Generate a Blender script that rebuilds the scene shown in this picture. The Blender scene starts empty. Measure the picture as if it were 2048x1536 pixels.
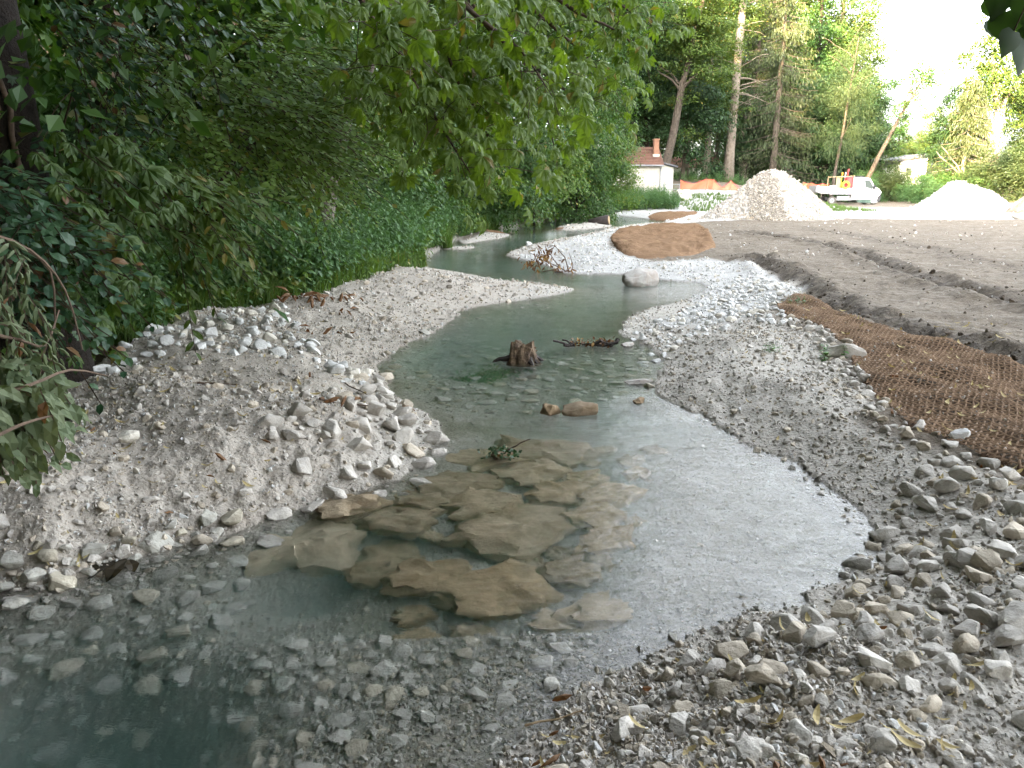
import bpy, bmesh, math, random, time
import numpy as np
from mathutils import Vector, Matrix, Euler

T0 = time.time()
rng = np.random.default_rng(11)
random.seed(11)
scene = bpy.context.scene
COL = scene.collection
R = math.radians

# ------------------------------------------------------------------ camera, sky, sun, exposure
CAM_H, PITCH, FPX = 1.7, R(14.4), 1547.0          # eye height, downward tilt, focal length in pixels of a 2048 wide picture
cam_data = bpy.data.cameras.new('camera')
cam_data.sensor_width = 36.0
cam_data.lens = FPX / 2048 * 36
cam_data.clip_start, cam_data.clip_end = 0.05, 2000
cam = bpy.data.objects.new('camera', cam_data)
cam.location = (0, 0, CAM_H)
cam.rotation_euler = (math.pi / 2 - PITCH, 0, 0)
COL.objects.link(cam)
scene.camera = cam

SUN_EL, SUN_AZ = R(15), R(213)                     # azimuth clockwise from +Y: low sun behind and to the left of the camera
world = bpy.data.worlds.new('World')
scene.world = world
world.use_nodes = True
wn = world.node_tree
bg = wn.nodes['Background']
sky = wn.nodes.new('ShaderNodeTexSky')
sky.sky_type = 'NISHITA'
sky.sun_disc = False
sky.sun_elevation, sky.sun_rotation = SUN_EL, SUN_AZ
sky.air_density, sky.dust_density, sky.ozone_density = 1.0, 5.0, 1.0
hs = wn.nodes.new('ShaderNodeHueSaturation')              # thin bright evening haze: a paler blue all round
hs.inputs['Saturation'].default_value = 0.3
wn.links.new(sky.outputs[0], hs.inputs['Color'])
wn.links.new(hs.outputs[0], bg.inputs[0])
bg.inputs[1].default_value = 0.15
sun_data = bpy.data.lights.new('sun', 'SUN')
sun_data.energy = 5.0
sun_data.angle = R(0.5)
sun_data.color = (1.0, 0.72, 0.36)
sun = bpy.data.objects.new('sun', sun_data)
to_sun = Vector((math.sin(SUN_AZ) * math.cos(SUN_EL), math.cos(SUN_AZ) * math.cos(SUN_EL), math.sin(SUN_EL)))
sun.rotation_euler = to_sun.to_track_quat('Z', 'Y').to_euler()
sun.location = to_sun * 60
COL.objects.link(sun)
vs = scene.view_settings
vs.view_transform, vs.look, vs.gamma, vs.use_curve_mapping = 'Standard', 'None', 1.0, False
vs.exposure = 4.15
scene.render.engine = 'CYCLES'
cy = scene.cycles
cy.use_denoising = True
cy.max_bounces, cy.diffuse_bounces, cy.glossy_bounces, cy.transmission_bounces = 9, 3, 3, 6
cy.volume_bounces, cy.transparent_max_bounces = 1, 6
cy.caustics_reflective = False
cy.caustics_refractive = True
cy.use_adaptive_sampling = True
cy.adaptive_threshold = 0.02
scene.render.use_persistent_data = False


# ------------------------------------------------------------------ pixel of the photograph -> point of the place
def ray(px, py):
    a, b = (px - 1024) / FPX, (768 - py) / FPX
    return np.array([a, math.cos(PITCH) + b * math.sin(PITCH), -math.sin(PITCH) + b * math.cos(PITCH)])


def at(px, py, z=0.0):
    d = ray(px, py)
    t = (z - CAM_H) / d[2]
    return np.array([t * d[0], t * d[1], z])


def at_y(px, py, y):
    d = ray(px, py)
    t = y / d[1]
    return np.array([t * d[0], y, CAM_H + t * d[2]])


def at_r(px, py, dist):
    d = ray(px, py)
    d = d / np.linalg.norm(d)
    return np.array([0, 0, CAM_H]) + d * dist


def poly(pts, z=0.0):
    return np.array([at(x, y, z)[:2] for x, y in pts])


def smooth_poly(P, n=4, closed=True):
    P = np.asarray(P, float)
    out = []
    N = len(P)
    for i in range(N if closed else N - 1):
        p0, p1, p2, p3 = (P[(i - 1) % N], P[i], P[(i + 1) % N], P[(i + 2) % N]) if closed else (P[max(i - 1, 0)], P[i], P[i + 1], P[min(i + 2, N - 1)])
        for k in range(n):
            t = k / n
            out.append(p1 + 0.5 * t * (p2 - p0) + t * t * (p0 - 2.5 * p1 + 2 * p2 - 0.5 * p3) + t ** 3 * (-0.5 * p0 + 1.5 * p1 - 1.5 * p2 + 0.5 * p3) if False else
                       0.5 * ((2 * p1) + (-p0 + p2) * t + (2 * p0 - 5 * p1 + 4 * p2 - p3) * t * t + (-p0 + 3 * p1 - 3 * p2 + p3) * t ** 3))
    if not closed:
        out.append(P[-1])
    return np.array(out)


def seg_dist(x, y, P, closed):
    d = np.full(x.shape, 1e9)
    n = len(P)
    for i in range(n if closed else n - 1):
        a, b = P[i], P[(i + 1) % n]
        e = b - a
        L = max(e @ e, 1e-12)
        t = np.clip(((x - a[0]) * e[0] + (y - a[1]) * e[1]) / L, 0, 1)
        d = np.minimum(d, (x - a[0] - t * e[0]) ** 2 + (y - a[1] - t * e[1]) ** 2)
    return np.sqrt(d)


def inside(x, y, P):
    c = np.zeros(x.shape, bool)
    n = len(P)
    for i in range(n):
        a, b = P[i], P[(i + 1) % n]
        if a[1] == b[1]:
            continue
        c ^= ((a[1] > y) != (b[1] > y)) & (x < (b[0] - a[0]) * (y - a[1]) / (b[1] - a[1]) + a[0])
    return c


def sdf(x, y, P):
    d = seg_dist(x, y, P, True)
    return np.where(inside(x, y, P), -d, d)


def sstep(a, b, x):
    t = np.clip((x - a) / (b - a), 0, 1)
    return t * t * (3 - 2 * t)


_tab = np.random.default_rng(3).random((256, 256))


def vnoise(x, y):
    xi, yi = np.floor(x).astype(int), np.floor(y).astype(int)
    fx, fy = x - xi, y - yi
    fx, fy = fx * fx * (3 - 2 * fx), fy * fy * (3 - 2 * fy)
    x0, x1, y0, y1 = xi & 255, (xi + 1) & 255, yi & 255, (yi + 1) & 255
    return (_tab[y0, x0] * (1 - fx) + _tab[y0, x1] * fx) * (1 - fy) + (_tab[y1, x0] * (1 - fx) + _tab[y1, x1] * fx) * fy - 0.5


def fbm(x, y, oct=4, s=1.0):
    v, a = 0, 1.0
    for k in range(oct):
        c, n = math.cos(k * 1.7 + .4), math.sin(k * 1.7 + .4)
        v = v + a * vnoise((x * c - y * n) * s + 17.3 * k, (x * n + y * c) * s + 41.7 * k)
        a *= 0.5
        s *= 2.03
    return v


# ------------------------------------------------------------------ tagging and mesh helpers
def tag(o, label=None, cat=None, group=None, kind=None):
    if label: o['label'] = label
    if cat: o['category'] = cat
    if group: o['group'] = group
    if kind: o['kind'] = kind
    return o


def empty(name, loc, rz=0.0, label=None, cat=None, group=None):
    o = bpy.data.objects.new(name, None)
    o.empty_display_size = 0.2
    o.location = loc
    o.rotation_euler = (0, 0, rz)
    COL.objects.link(o)
    return tag(o, label, cat, group)


def mesh_np(name, V, F, mat=None, smooth=False):
    """V (N,3); F an int array (M,k) or a list of such arrays"""
    Fs = [np.asarray(f, np.int32) for f in (F if isinstance(F, list) else [F]) if len(f)]
    me = bpy.data.meshes.new(name)
    V = np.asarray(V, np.float32)
    me.vertices.add(len(V))
    me.vertices.foreach_set('co', V.ravel())
    loops = np.concatenate([f.ravel() for f in Fs])
    tot = np.concatenate([np.full(len(f), f.shape[1], np.int32) for f in Fs])
    start = np.concatenate([[0], np.cumsum(tot)[:-1]]).astype(np.int32)
    me.loops.add(len(loops))
    me.loops.foreach_set('vertex_index', loops.astype(np.int32))
    me.polygons.add(len(tot))
    me.polygons.foreach_set('loop_start', start)
    me.polygons.foreach_set('loop_total', tot)
    me.polygons.foreach_set('use_smooth', np.full(len(tot), smooth))
    me.update(calc_edges=True)
    me.validate()
    if mat: me.materials.append(mat)
    return me


def obj(name, me, parent=None, loc=None, rot=None, scl=None):
    o = bpy.data.objects.new(name, me)
    COL.objects.link(o)
    if parent: o.parent = parent
    if loc is not None: o.location = loc
    if rot is not None: o.rotation_euler = rot
    if scl is not None: o.scale = (scl,) * 3 if isinstance(scl, (int, float)) else scl
    return o


class MB:
    """collects boxes, prisms, tubes and sheets and links them as one mesh"""
    def __init__(s):
        s.V, s.F = [], []

    def add(s, V, F):
        o = len(s.V)
        s.V += [tuple(map(float, v)) for v in V]
        s.F += [tuple(int(i) + o for i in f) for f in F]
        return s

    def box(s, x0, x1, y0, y1, z0, z1):
        V = [(x, y, z) for z in (z0, z1) for y in (y0, y1) for x in (x0, x1)]
        return s.add(V, [(0, 2, 3, 1), (4, 5, 7, 6), (0, 1, 5, 4), (2, 6, 7, 3), (0, 4, 6, 2), (1, 3, 7, 5)])

    def prism(s, pts, y0, y1):
        """outline in (x, z), extruded along y"""
        n = len(pts)
        V = [(x, y0, z) for x, z in pts] + [(x, y1, z) for x, z in pts]
        F = [tuple(range(n)), tuple(range(2 * n - 1, n - 1, -1))] + [(i, i + n, (i + 1) % n + n, (i + 1) % n) for i in range(n)]
        return s.add(V, F)

    def tube(s, P, r, n=6, cap=True):
        V, F = tube_np(P, r, n, cap)
        return s.add(V, F)

    def ring(s, c, axis, r0, r1, h, n=20):
        """flat ring / disc (r0 = 0) of thickness h about an axis"""
        a = Vector(axis).normalized()
        u = a.orthogonal().normalized()
        w = a.cross(u)
        c = Vector(c)
        V, F = [], []
        rads = [(r1, -h / 2), (r1, h / 2), (r0, h / 2), (r0, -h / 2)]
        for i in range(n):
            d = u * math.cos(2 * math.pi * i / n) + w * math.sin(2 * math.pi * i / n)
            for rr, hh in rads:
                V.append(c + d * max(rr, 1e-4) + a * hh)
        for i in range(n):
            j = (i + 1) % n
            for k in range(4):
                l = (k + 1) % 4
                F.append((i * 4 + k, j * 4 + k, j * 4 + l, i * 4 + l))
        return s.add(V, F)

    def build(s, name, mat, parent=None, smooth=False, bevel=0):
        me = bpy.data.meshes.new(name)
        me.from_pydata(s.V, [], s.F)
        bm = bmesh.new()
        bm.from_mesh(me)
        bmesh.ops.recalc_face_normals(bm, faces=bm.faces)
        if bevel:
            bmesh.ops.bevel(bm, geom=[e for e in bm.edges if len(e.link_faces) == 2 and e.calc_face_angle(0) > 0.5], offset=bevel, segments=2, affect='EDGES', clamp_overlap=True)
        bm.to_mesh(me)
        bm.free()
        if smooth:
            me.polygons.foreach_set('use_smooth', [True] * len(me.polygons))
        me.materials.append(mat)
        return obj(name, me, parent)


def tube_np(P, r, n=6, cap=True):
    P = np.asarray(P, float)
    m = len(P)
    r = np.broadcast_to(np.asarray(r, float), (m,))
    T = np.gradient(P, axis=0)
    T /= np.linalg.norm(T, axis=1, keepdims=True) + 1e-9
    ref = np.array([0.31, 0.95, 0.1]) if abs(T[0] @ np.array([0.31, 0.95, 0.1])) < 0.8 else np.array([1.0, 0, 0])
    V = np.zeros((m, n, 3))
    for i in range(m):
        u = np.cross(T[i], ref)
        u /= np.linalg.norm(u) + 1e-9
        w = np.cross(T[i], u)
        ref = np.cross(u, T[i])
        a = np.arange(n) * 2 * math.pi / n
        V[i] = P[i] + r[i] * (np.cos(a)[:, None] * u + np.sin(a)[:, None] * w)
    F = [(i * n + k, i * n + (k + 1) % n, (i + 1) * n + (k + 1) % n, (i + 1) * n + k) for i in range(m - 1) for k in range(n)]
    if cap:
        F += [tuple(range(n - 1, -1, -1)), tuple((m - 1) * n + k for k in range(n))]
    return V.reshape(-1, 3), F


def wander(p0, p1, n=8, amp=0.1, sag=0.0):
    p0, p1 = np.asarray(p0, float), np.asarray(p1, float)
    t = np.linspace(0, 1, n)[:, None]
    P = p0 + (p1 - p0) * t
    L = np.linalg.norm(p1 - p0)
    w = rng.normal(0, amp * L / n, (n, 3)).cumsum(0)
    w -= w[-1] * t
    w -= w[0] * (1 - t)
    P += w
    P[:, 2] -= sag * L * 4 * (t * (1 - t))[:, 0]
    return P


# ------------------------------------------------------------------ materials
class NT:
    def __init__(s, name):
        s.m = bpy.data.materials.new(name)
        s.m.use_nodes = True
        s.t = s.m.node_tree
        s.p = s.t.nodes['Principled BSDF']
        s.out = s.t.nodes['Material Output']

    def n(s, typ, **kw):
        nd = s.t.nodes.new('ShaderNode' + typ)
        for k, v in kw.items():
            setattr(nd, k, v)
        return nd

    def L(s, a, b):
        s.t.links.new(a, b)

    def inp(s, sock, v):
        if isinstance(v, bpy.types.NodeSocket):
            s.L(v, sock)
        elif isinstance(v, (tuple, list)) and len(v) == 3 and sock.type == 'RGBA':
            sock.default_value = (*v, 1)
        else:
            sock.default_value = v

    def coord(s, which='Object', scale=None):
        c = s.n('TexCoord').outputs[which]
        if scale is not None:
            mp = s.n('Mapping')
            s.L(c, mp.inputs[0])
            mp.inputs['Scale'].default_value = scale if isinstance(scale, tuple) else (scale,) * 3
            c = mp.outputs[0]
        return c

    def pos(s):
        return s.n('NewGeometry').outputs['Position']

    def noise(s, vec, scale, detail=4, rough=0.55, dist=0.0, out=0):
        nd = s.n('TexNoise')
        s.L(vec, nd.inputs['Vector'])
        nd.inputs['Scale'].default_value, nd.inputs['Detail'].default_value, nd.inputs['Roughness'].default_value, nd.inputs['Distortion'].default_value = scale, detail, rough, dist
        return nd.outputs[out]

    def voro(s, vec, scale, out='Distance', feature='F1', rand=1.0):
        nd = s.n('TexVoronoi', feature=feature)
        s.L(vec, nd.inputs['Vector'])
        nd.inputs['Scale'].default_value = scale
        nd.inputs['Randomness'].default_value = rand
        return nd.outputs[out]

    def ramp(s, fac, stops):
        nd = s.n('ValToRGB')
        e = nd.color_ramp.elements
        while len(e) < len(stops):
            e.new(0.5)
        for k, (p, c) in enumerate(stops):
            e[k].position = p
            e[k].color = (*c, 1) if isinstance(c, (tuple, list)) else (c, c, c, 1)
        s.L(fac, nd.inputs[0])
        return nd.outputs[0]

    def mix(s, fac, a, b, blend='MIX'):
        nd = s.n('Mix', data_type='RGBA', blend_type=blend)
        s.inp(nd.inputs[0], fac)
        s.inp(nd.inputs[6], a)
        s.inp(nd.inputs[7], b)
        return nd.outputs[2]

    def math(s, op, a, b=0.5, c=None):
        nd = s.n('Math', operation=op)
        s.inp(nd.inputs[0], a)
        s.inp(nd.inputs[1], b)
        if c is not None: s.inp(nd.inputs[2], c)
        return nd.outputs[0]

    def attr(s, name, out='Fac'):
        return s.n('Attribute', attribute_name=name).outputs[out]

    def bump(s, h, strength=0.5, dist=0.02, normal=None):
        nd = s.n('Bump')
        s.L(h, nd.inputs['Height'])
        nd.inputs['Strength'].default_value, nd.inputs['Distance'].default_value = strength, dist
        if normal is not None: s.L(normal, nd.inputs['Normal'])
        return nd.outputs[0]

    def fin(s, col=None, rough=None, normal=None, spec=None):
        if col is not None: s.inp(s.p.inputs['Base Color'], col)
        if rough is not None: s.inp(s.p.inputs['Roughness'], rough)
        if normal is not None: s.L(normal, s.p.inputs['Normal'])
        if spec is not None: s.p.inputs['Specular IOR Level'].default_value = spec
        return s.m


def mat_rough(name, c1, c2, scale=8, rough=0.85, bump=0.4, dist=0.02, spec=0.3, detail=6):
    t = NT(name)
    v = t.coord('Object')
    f = t.noise(v, scale, detail, 0.65)
    col = t.mix(t.ramp(f, [(0.32, 0.0), (0.68, 1.0)]), c1, c2)
    return t.fin(col, rough, t.bump(t.noise(v, scale * 5, 5, 0.65), bump, dist), spec)


def mat_leaf(name, c1, c2, odd=None, odd_amount=0.04, transl=0.35, rough=0.5, tc=None):
    """leaf: colour varies leaf by leaf and plant by plant; some of the light passes through"""
    t = NT(name)
    g = t.n('NewGeometry')
    rnd = g.outputs['Random Per Island']
    oi = t.n('ObjectInfo').outputs['Random']
    f = t.math('FRACT', t.math('ADD', rnd, t.math('MULTIPLY', oi, 0.37)))
    col = t.mix(f, c1, c2)
    col = t.mix(t.math('MULTIPLY', t.noise(t.pos(), 0.9, 2), 0.55), col, t.mix(1.0, col, (0.75, 0.95, 0.65), 'MULTIPLY'))
    if odd:
        f2 = t.math('FRACT', t.math('MULTIPLY', rnd, 91.7))
        col = t.mix(t.math('LESS_THAN', f2, odd_amount), col, odd)
    t.inp(t.p.inputs['Base Color'], col)
    t.p.inputs['Roughness'].default_value = rough
    t.p.inputs['Specular IOR Level'].default_value = 0.35
    tr = t.n('BsdfTranslucent')
    t.inp(tr.inputs[0], t.mix(1.0, col, tc or (1.5, 1.5, 0.45), 'MULTIPLY'))
    ms = t.n('MixShader')
    ms.inputs[0].default_value = transl
    t.L(t.p.outputs[0], ms.inputs[1])
    t.L(tr.outputs[0], ms.inputs[2])
    t.L(ms.outputs[0], t.out.inputs[0])
    return t.m


def mat_stone(name, tint, dark=(0.74, 0.72, 0.69), bumpd=0.012, warm=(1.0, 0.90, 0.74)):
    """broken limestone: tone differs stone by stone, dusty patches, pits and chips"""
    t = NT(name)
    v = t.coord('Object')
    oi = t.n('ObjectInfo').outputs['Random']
    base = t.mix(oi, tuple(0.8 * k for k in tint), tuple(1.12 * k for k in tint))
    base = t.mix(t.math('MULTIPLY', t.math('GREATER_THAN', t.math('FRACT', t.math('MULTIPLY', oi, 37.3)), 0.7), 0.6), base, t.mix(1.0, base, warm, 'MULTIPLY'))
    n1 = t.noise(v, 2.6, 6, 0.7)
    col = t.mix(t.ramp(n1, [(0.38, 0.0), (0.66, 1.0)]), base, t.mix(1.0, base, dark, 'MULTIPLY'))
    n2 = t.noise(v, 9, 6, 0.75)
    col = t.mix(t.ramp(n2, [(0.30, 0.55), (0.40, 0.0)]), col, t.mix(1.0, col, (0.45, 0.42, 0.38), 'MULTIPLY'))
    b = t.bump(t.noise(v, 4, 6, 0.62), 0.45, bumpd * 4)
    return t.fin(col, 0.92, b, 0.2)


M = {}
M['stone'] = mat_stone('limestone', (0.51, 0.48, 0.435))
M['stone_white'] = mat_stone('white limestone', (0.66, 0.655, 0.64), (0.8, 0.79, 0.77))
M['stone_cream'] = mat_stone('cream limestone', (0.50, 0.465, 0.42))
M['stone_wet'] = mat_stone('wet limestone', (0.42, 0.405, 0.36))
M['slab'] = mat_stone('brown slab', (0.31, 0.25, 0.17), (0.62, 0.56, 0.48), 0.02)
M['slab_pale'] = mat_stone('pale slab', (0.40, 0.36, 0.285), (0.6, 0.55, 0.5), 0.01)
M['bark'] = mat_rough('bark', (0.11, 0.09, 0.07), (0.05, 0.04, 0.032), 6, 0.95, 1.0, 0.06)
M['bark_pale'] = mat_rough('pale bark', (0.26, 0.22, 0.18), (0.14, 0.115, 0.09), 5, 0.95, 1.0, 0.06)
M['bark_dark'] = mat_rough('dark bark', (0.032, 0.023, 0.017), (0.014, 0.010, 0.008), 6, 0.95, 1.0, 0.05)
M['twig'] = mat_rough('twig bark', (0.085, 0.055, 0.035), (0.04, 0.028, 0.02), 20, 0.9, 0.4, 0.004)
M['twig_dead'] = mat_rough('dead twig', (0.17, 0.12, 0.085), (0.08, 0.055, 0.04), 20, 0.9, 0.4, 0.004)
M['chestnut'] = mat_leaf('horse chestnut leaf', (0.085, 0.14, 0.024), (0.14, 0.20, 0.04), (0.17, 0.14, 0.04), 0.03, 0.45)
M['hazel'] = mat_leaf('hazel leaf', (0.085, 0.145, 0.035), (0.14, 0.205, 0.06), (0.22, 0.21, 0.06), 0.03, 0.38)
M['broad'] = mat_leaf('broad tree leaf', (0.036, 0.08, 0.022), (0.068, 0.128, 0.032), (0.12, 0.13, 0.04), 0.03, 0.34)
M['broad_dark'] = mat_leaf('dark tree leaf', (0.018, 0.043, 0.018), (0.036, 0.072, 0.024), None, 0, 0.28)
M['broad_light'] = mat_leaf('pale tree leaf', (0.045, 0.08, 0.015), (0.078, 0.112, 0.022), (0.15, 0.13, 0.03), 0.05, 0.33)
M['conifer'] = mat_leaf('conifer spray', (0.028, 0.042, 0.016), (0.05, 0.062, 0.022), None, 0, 0.25)
M['nettle'] = mat_leaf('nettle leaf', (0.06, 0.125, 0.05), (0.10, 0.18, 0.07), (0.14, 0.16, 0.05), 0.04, 0.3)
M['sapling'] = mat_leaf('sapling leaf', (0.045, 0.085, 0.02), (0.08, 0.125, 0.03), (0.15, 0.13, 0.04), 0.03, 0.38)
M['ivy'] = mat_leaf('ivy leaf', (0.022, 0.055, 0.03), (0.05, 0.095, 0.045), (0.13, 0.07, 0.03), 0.04, 0.15, 0.4)
M['grass'] = mat_leaf('grass blade', (0.065, 0.12, 0.03), (0.12, 0.185, 0.05), (0.2, 0.19, 0.07), 0.06, 0.35)
M['wilted'] = mat_leaf('wilted leaf', (0.095, 0.125, 0.065), (0.15, 0.17, 0.095), (0.16, 0.08, 0.035), 0.03, 0.3, 0.6, (1.2, 1.15, 0.6))
M['willow'] = mat_leaf('willow leaf', (0.042, 0.066, 0.03), (0.07, 0.094, 0.04), None, 0, 0.35)
M['dead_leaf'] = mat_leaf('dead brown leaf', (0.12, 0.055, 0.028), (0.19, 0.095, 0.045), (0.32, 0.2, 0.07), 0.2, 0.2, 0.7, (1.3, 0.9, 0.5))
M['yellow_leaf'] = mat_leaf('dry yellow leaf', (0.36, 0.25, 0.12), (0.46, 0.36, 0.19), (0.27, 0.14, 0.06), 0.2, 0.2, 0.65, (1.1, 1.0, 0.7))
M['coir'] = mat_rough('coir rope', (0.26, 0.17, 0.105), (0.155, 0.10, 0.062), 3, 0.95, 0.6, 0.01)
M['white_paint'] = mat_rough('white paint', (0.78, 0.78, 0.77), (0.70, 0.70, 0.69), 2, 0.35, 0.0, 0.001, 0.5)
M['grey_metal'] = mat_rough('grey metal', (0.30, 0.31, 0.32), (0.20, 0.20, 0.21), 5, 0.5, 0.1, 0.002)
M['black_plastic'] = mat_rough('black plastic', (0.03, 0.03, 0.032), (0.05, 0.05, 0.05), 5, 0.6, 0.1, 0.002)
M['green_skirt'] = mat_rough('dark green paint', (0.035, 0.065, 0.05), (0.06, 0.09, 0.07), 3, 0.5, 0.0, 0.001)
M['tyre'] = mat_rough('dusty tyre', (0.13, 0.12, 0.105), (0.06, 0.056, 0.05), 6, 0.9, 0.3, 0.01)
M['red'] = mat_rough('red paint', (0.55, 0.06, 0.06), (0.42, 0.05, 0.05), 3, 0.5, 0.05, 0.002)
M['yellow'] = mat_rough('yellow hose', (0.75, 0.42, 0.03), (0.6, 0.32, 0.03), 3, 0.5, 0.05, 0.002)
M['wood'] = mat_rough('pale timber', (0.42, 0.31, 0.18), (0.30, 0.21, 0.12), 6, 0.85, 0.3, 0.004)
M['glass'] = NT('dark window glass').fin((0.05, 0.065, 0.06), 0.08, None, 0.6)
M['lamp_glass'] = NT('headlight glass').fin((0.6, 0.62, 0.62), 0.1, None, 0.6)

# ------------------------------------------------------------------ the lie of the land
WL = -0.22                                          # water level
WATER_PX = [(-700, 1190), (0, 1180), (130, 1165), (250, 1122), (350, 1098), (470, 1062), (545, 1035), (640, 1002), (720, 985), (790, 960), (835, 930), (872, 890),
            (888, 855), (850, 825), (790, 792), (765, 760), (755, 732), (790, 702), (860, 665), (908, 638), (925, 622), (1000, 606), (1100, 592), (1152, 579), (1100, 570),
            (1000, 560), (920, 545), (830, 529), (850, 512), (880, 498), (905, 484), (925, 470), (1000, 458), (1080, 444), (1120, 434), (1200, 429), (1250, 433), (1350, 446),
            (1235, 454), (1180, 467), (1100, 481), (1060, 491), (1012, 510), (1080, 527), (1130, 546), (1250, 549), (1335, 561), (1405, 567), (1400, 587), (1350, 606), (1280, 622),
            (1250, 650), (1240, 668), (1290, 690), (1312, 712), (1320, 742), (1312, 775), (1330, 800), (1360, 815), (1420, 838), (1500, 888), (1600, 930), (1682, 990), (1738, 1058), (1752, 1102),
            (1702, 1160), (1600, 1200), (1480, 1236), (1400, 1262), (1330, 1302), (1262, 1342), (1160, 1400), (1070, 1465), (980, 1530), (860, 1640), (700, 1800), (300, 1900), (-700, 1900)]
WATER = smooth_poly(poly(WATER_PX, WL), 3)
ISLANDS = [smooth_poly(poly(p, WL), 3) for p in (
    [(915, 474), (955, 461), (1008, 466), (1018, 472), (965, 482), (925, 487)], [(884, 497), (920, 493), (952, 495), (920, 499)],
    [(1112, 456), (1150, 449), (1225, 450), (1200, 456), (1130, 460)], [(1085, 439), (1110, 434), (1140, 437), (1110, 441)])]
VEG = np.vstack([smooth_poly(poly([(-600, 1250), (-100, 1010), (60, 900), (140, 832), (118, 790), (180, 735), (260, 690), (330, 642), (430, 622), (560, 598), (700, 565), (790, 531), (832, 519),
                              (872, 494), (905, 474), (935, 460), (1000, 453), (1090, 436), (1150, 428), (1240, 420), (1290, 416)]), 3, closed=False),
                 np.array([[10.3, 56.0], [11.2, 58.0], [11.6, 63.0], [11.6, 72.0], [9.0, 110.0], [-150.0, 140.0], [-150.0, -30.0], [-9.0, -12.0]])])
CHALK = smooth_poly(poly([(1012, 508), (1180, 466), (1232, 451), (1330, 444), (1180, 430), (1230, 421), (1400, 413), (1700, 414), (2500, 428), (2500, 444), (1700, 438), (1430, 443), (1330, 449), (1228, 470), (1226, 500),
                          (1300, 521), (1400, 519), (1500, 529), (1602, 570), (1560, 612), (1450, 640), (1290, 625), (1400, 590), (1330, 562), (1120, 545)]), 2)
GRAVEL = smooth_poly(poly([(1300, 446), (1225, 472), (1222, 500), (1300, 522), (1400, 521), (1500, 531), (1604, 572), (1556, 610), (1562, 645), (1640, 678), (1715, 755), (1740, 830), (1850, 905), (2048, 975), (2500, 1080), (2900, 1500),
                           (2300, 2400), (300, 2400), (-700, 1900), (-700, 1100), (800, 500), (1100, 440)]), 2)
MATS = {k: (poly(a), poly(b)) for k, (a, b) in {
    'near': ([(1552, 612), (1580, 604), (1622, 603), (1690, 640), (1750, 660), (1830, 676), (1900, 694), (1980, 718), (2060, 748), (2200, 800)],
             [(1558, 632), (1600, 645), (1650, 668), (1690, 705), (1712, 745), (1738, 792), (1790, 842), (1890, 895), (2048, 962), (2240, 1040)]),
    'mid': ([(1222, 478), (1240, 461), (1290, 453), (1350, 450), (1395, 452), (1418, 466)], [(1228, 492), (1244, 508), (1290, 517), (1350, 515), (1400, 506), (1432, 496)]),
    'far': ([(1296, 428), (1320, 425), (1360, 424), (1396, 425)], [(1300, 431), (1330, 434), (1365, 433), (1392, 430)]),
    'bank': ([(962, 457), (1000, 452), (1060, 448), (1128, 446)], [(966, 460), (1010, 457), (1080, 455), (1126, 450)])}.items()}
MAT_POLY = {k: np.vstack([a, b[::-1]]) for k, (a, b) in MATS.items()}
RUTS = [(smooth_poly(poly(p), 4, False), w, a) for p, w, a in (
    ([(1500, 470), (1640, 490), (1720, 512), (1800, 545), (1900, 575), (2048, 612), (2400, 690)], 0.20, 0.13), ([(1500, 515), (1560, 545), (1620, 585), (1690, 622), (1800, 655), (1900, 683), (2060, 735), (2300, 830)], 0.22, 0.16),
    ([(1600, 455), (1800, 490), (2048, 545), (2500, 650)], 0.25, 0.025))]
DEEP = [(40, 1575, 0.55, 1.0), (230, 1560, 0.3, 0.25), (545, 1215, 0.25, 0.22), (650, 1215, 0.2, 0.12), (770, 1140, 0.22, 0.14), (960, 690, 1.3, 0.42), (880, 740, 0.9, 0.25), (1180, 860, 0.4, 0.15), (700, 1100, .4, .15), (1100, 640, 1.2, 0.12)]
SHALLOW = [(1580, 1060, 1.05, 0.10), (1480, 940, 0.75, 0.16), (1400, 1180, 0.45, 0.22), (1430, 585, 1.6, 0.2)]


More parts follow.
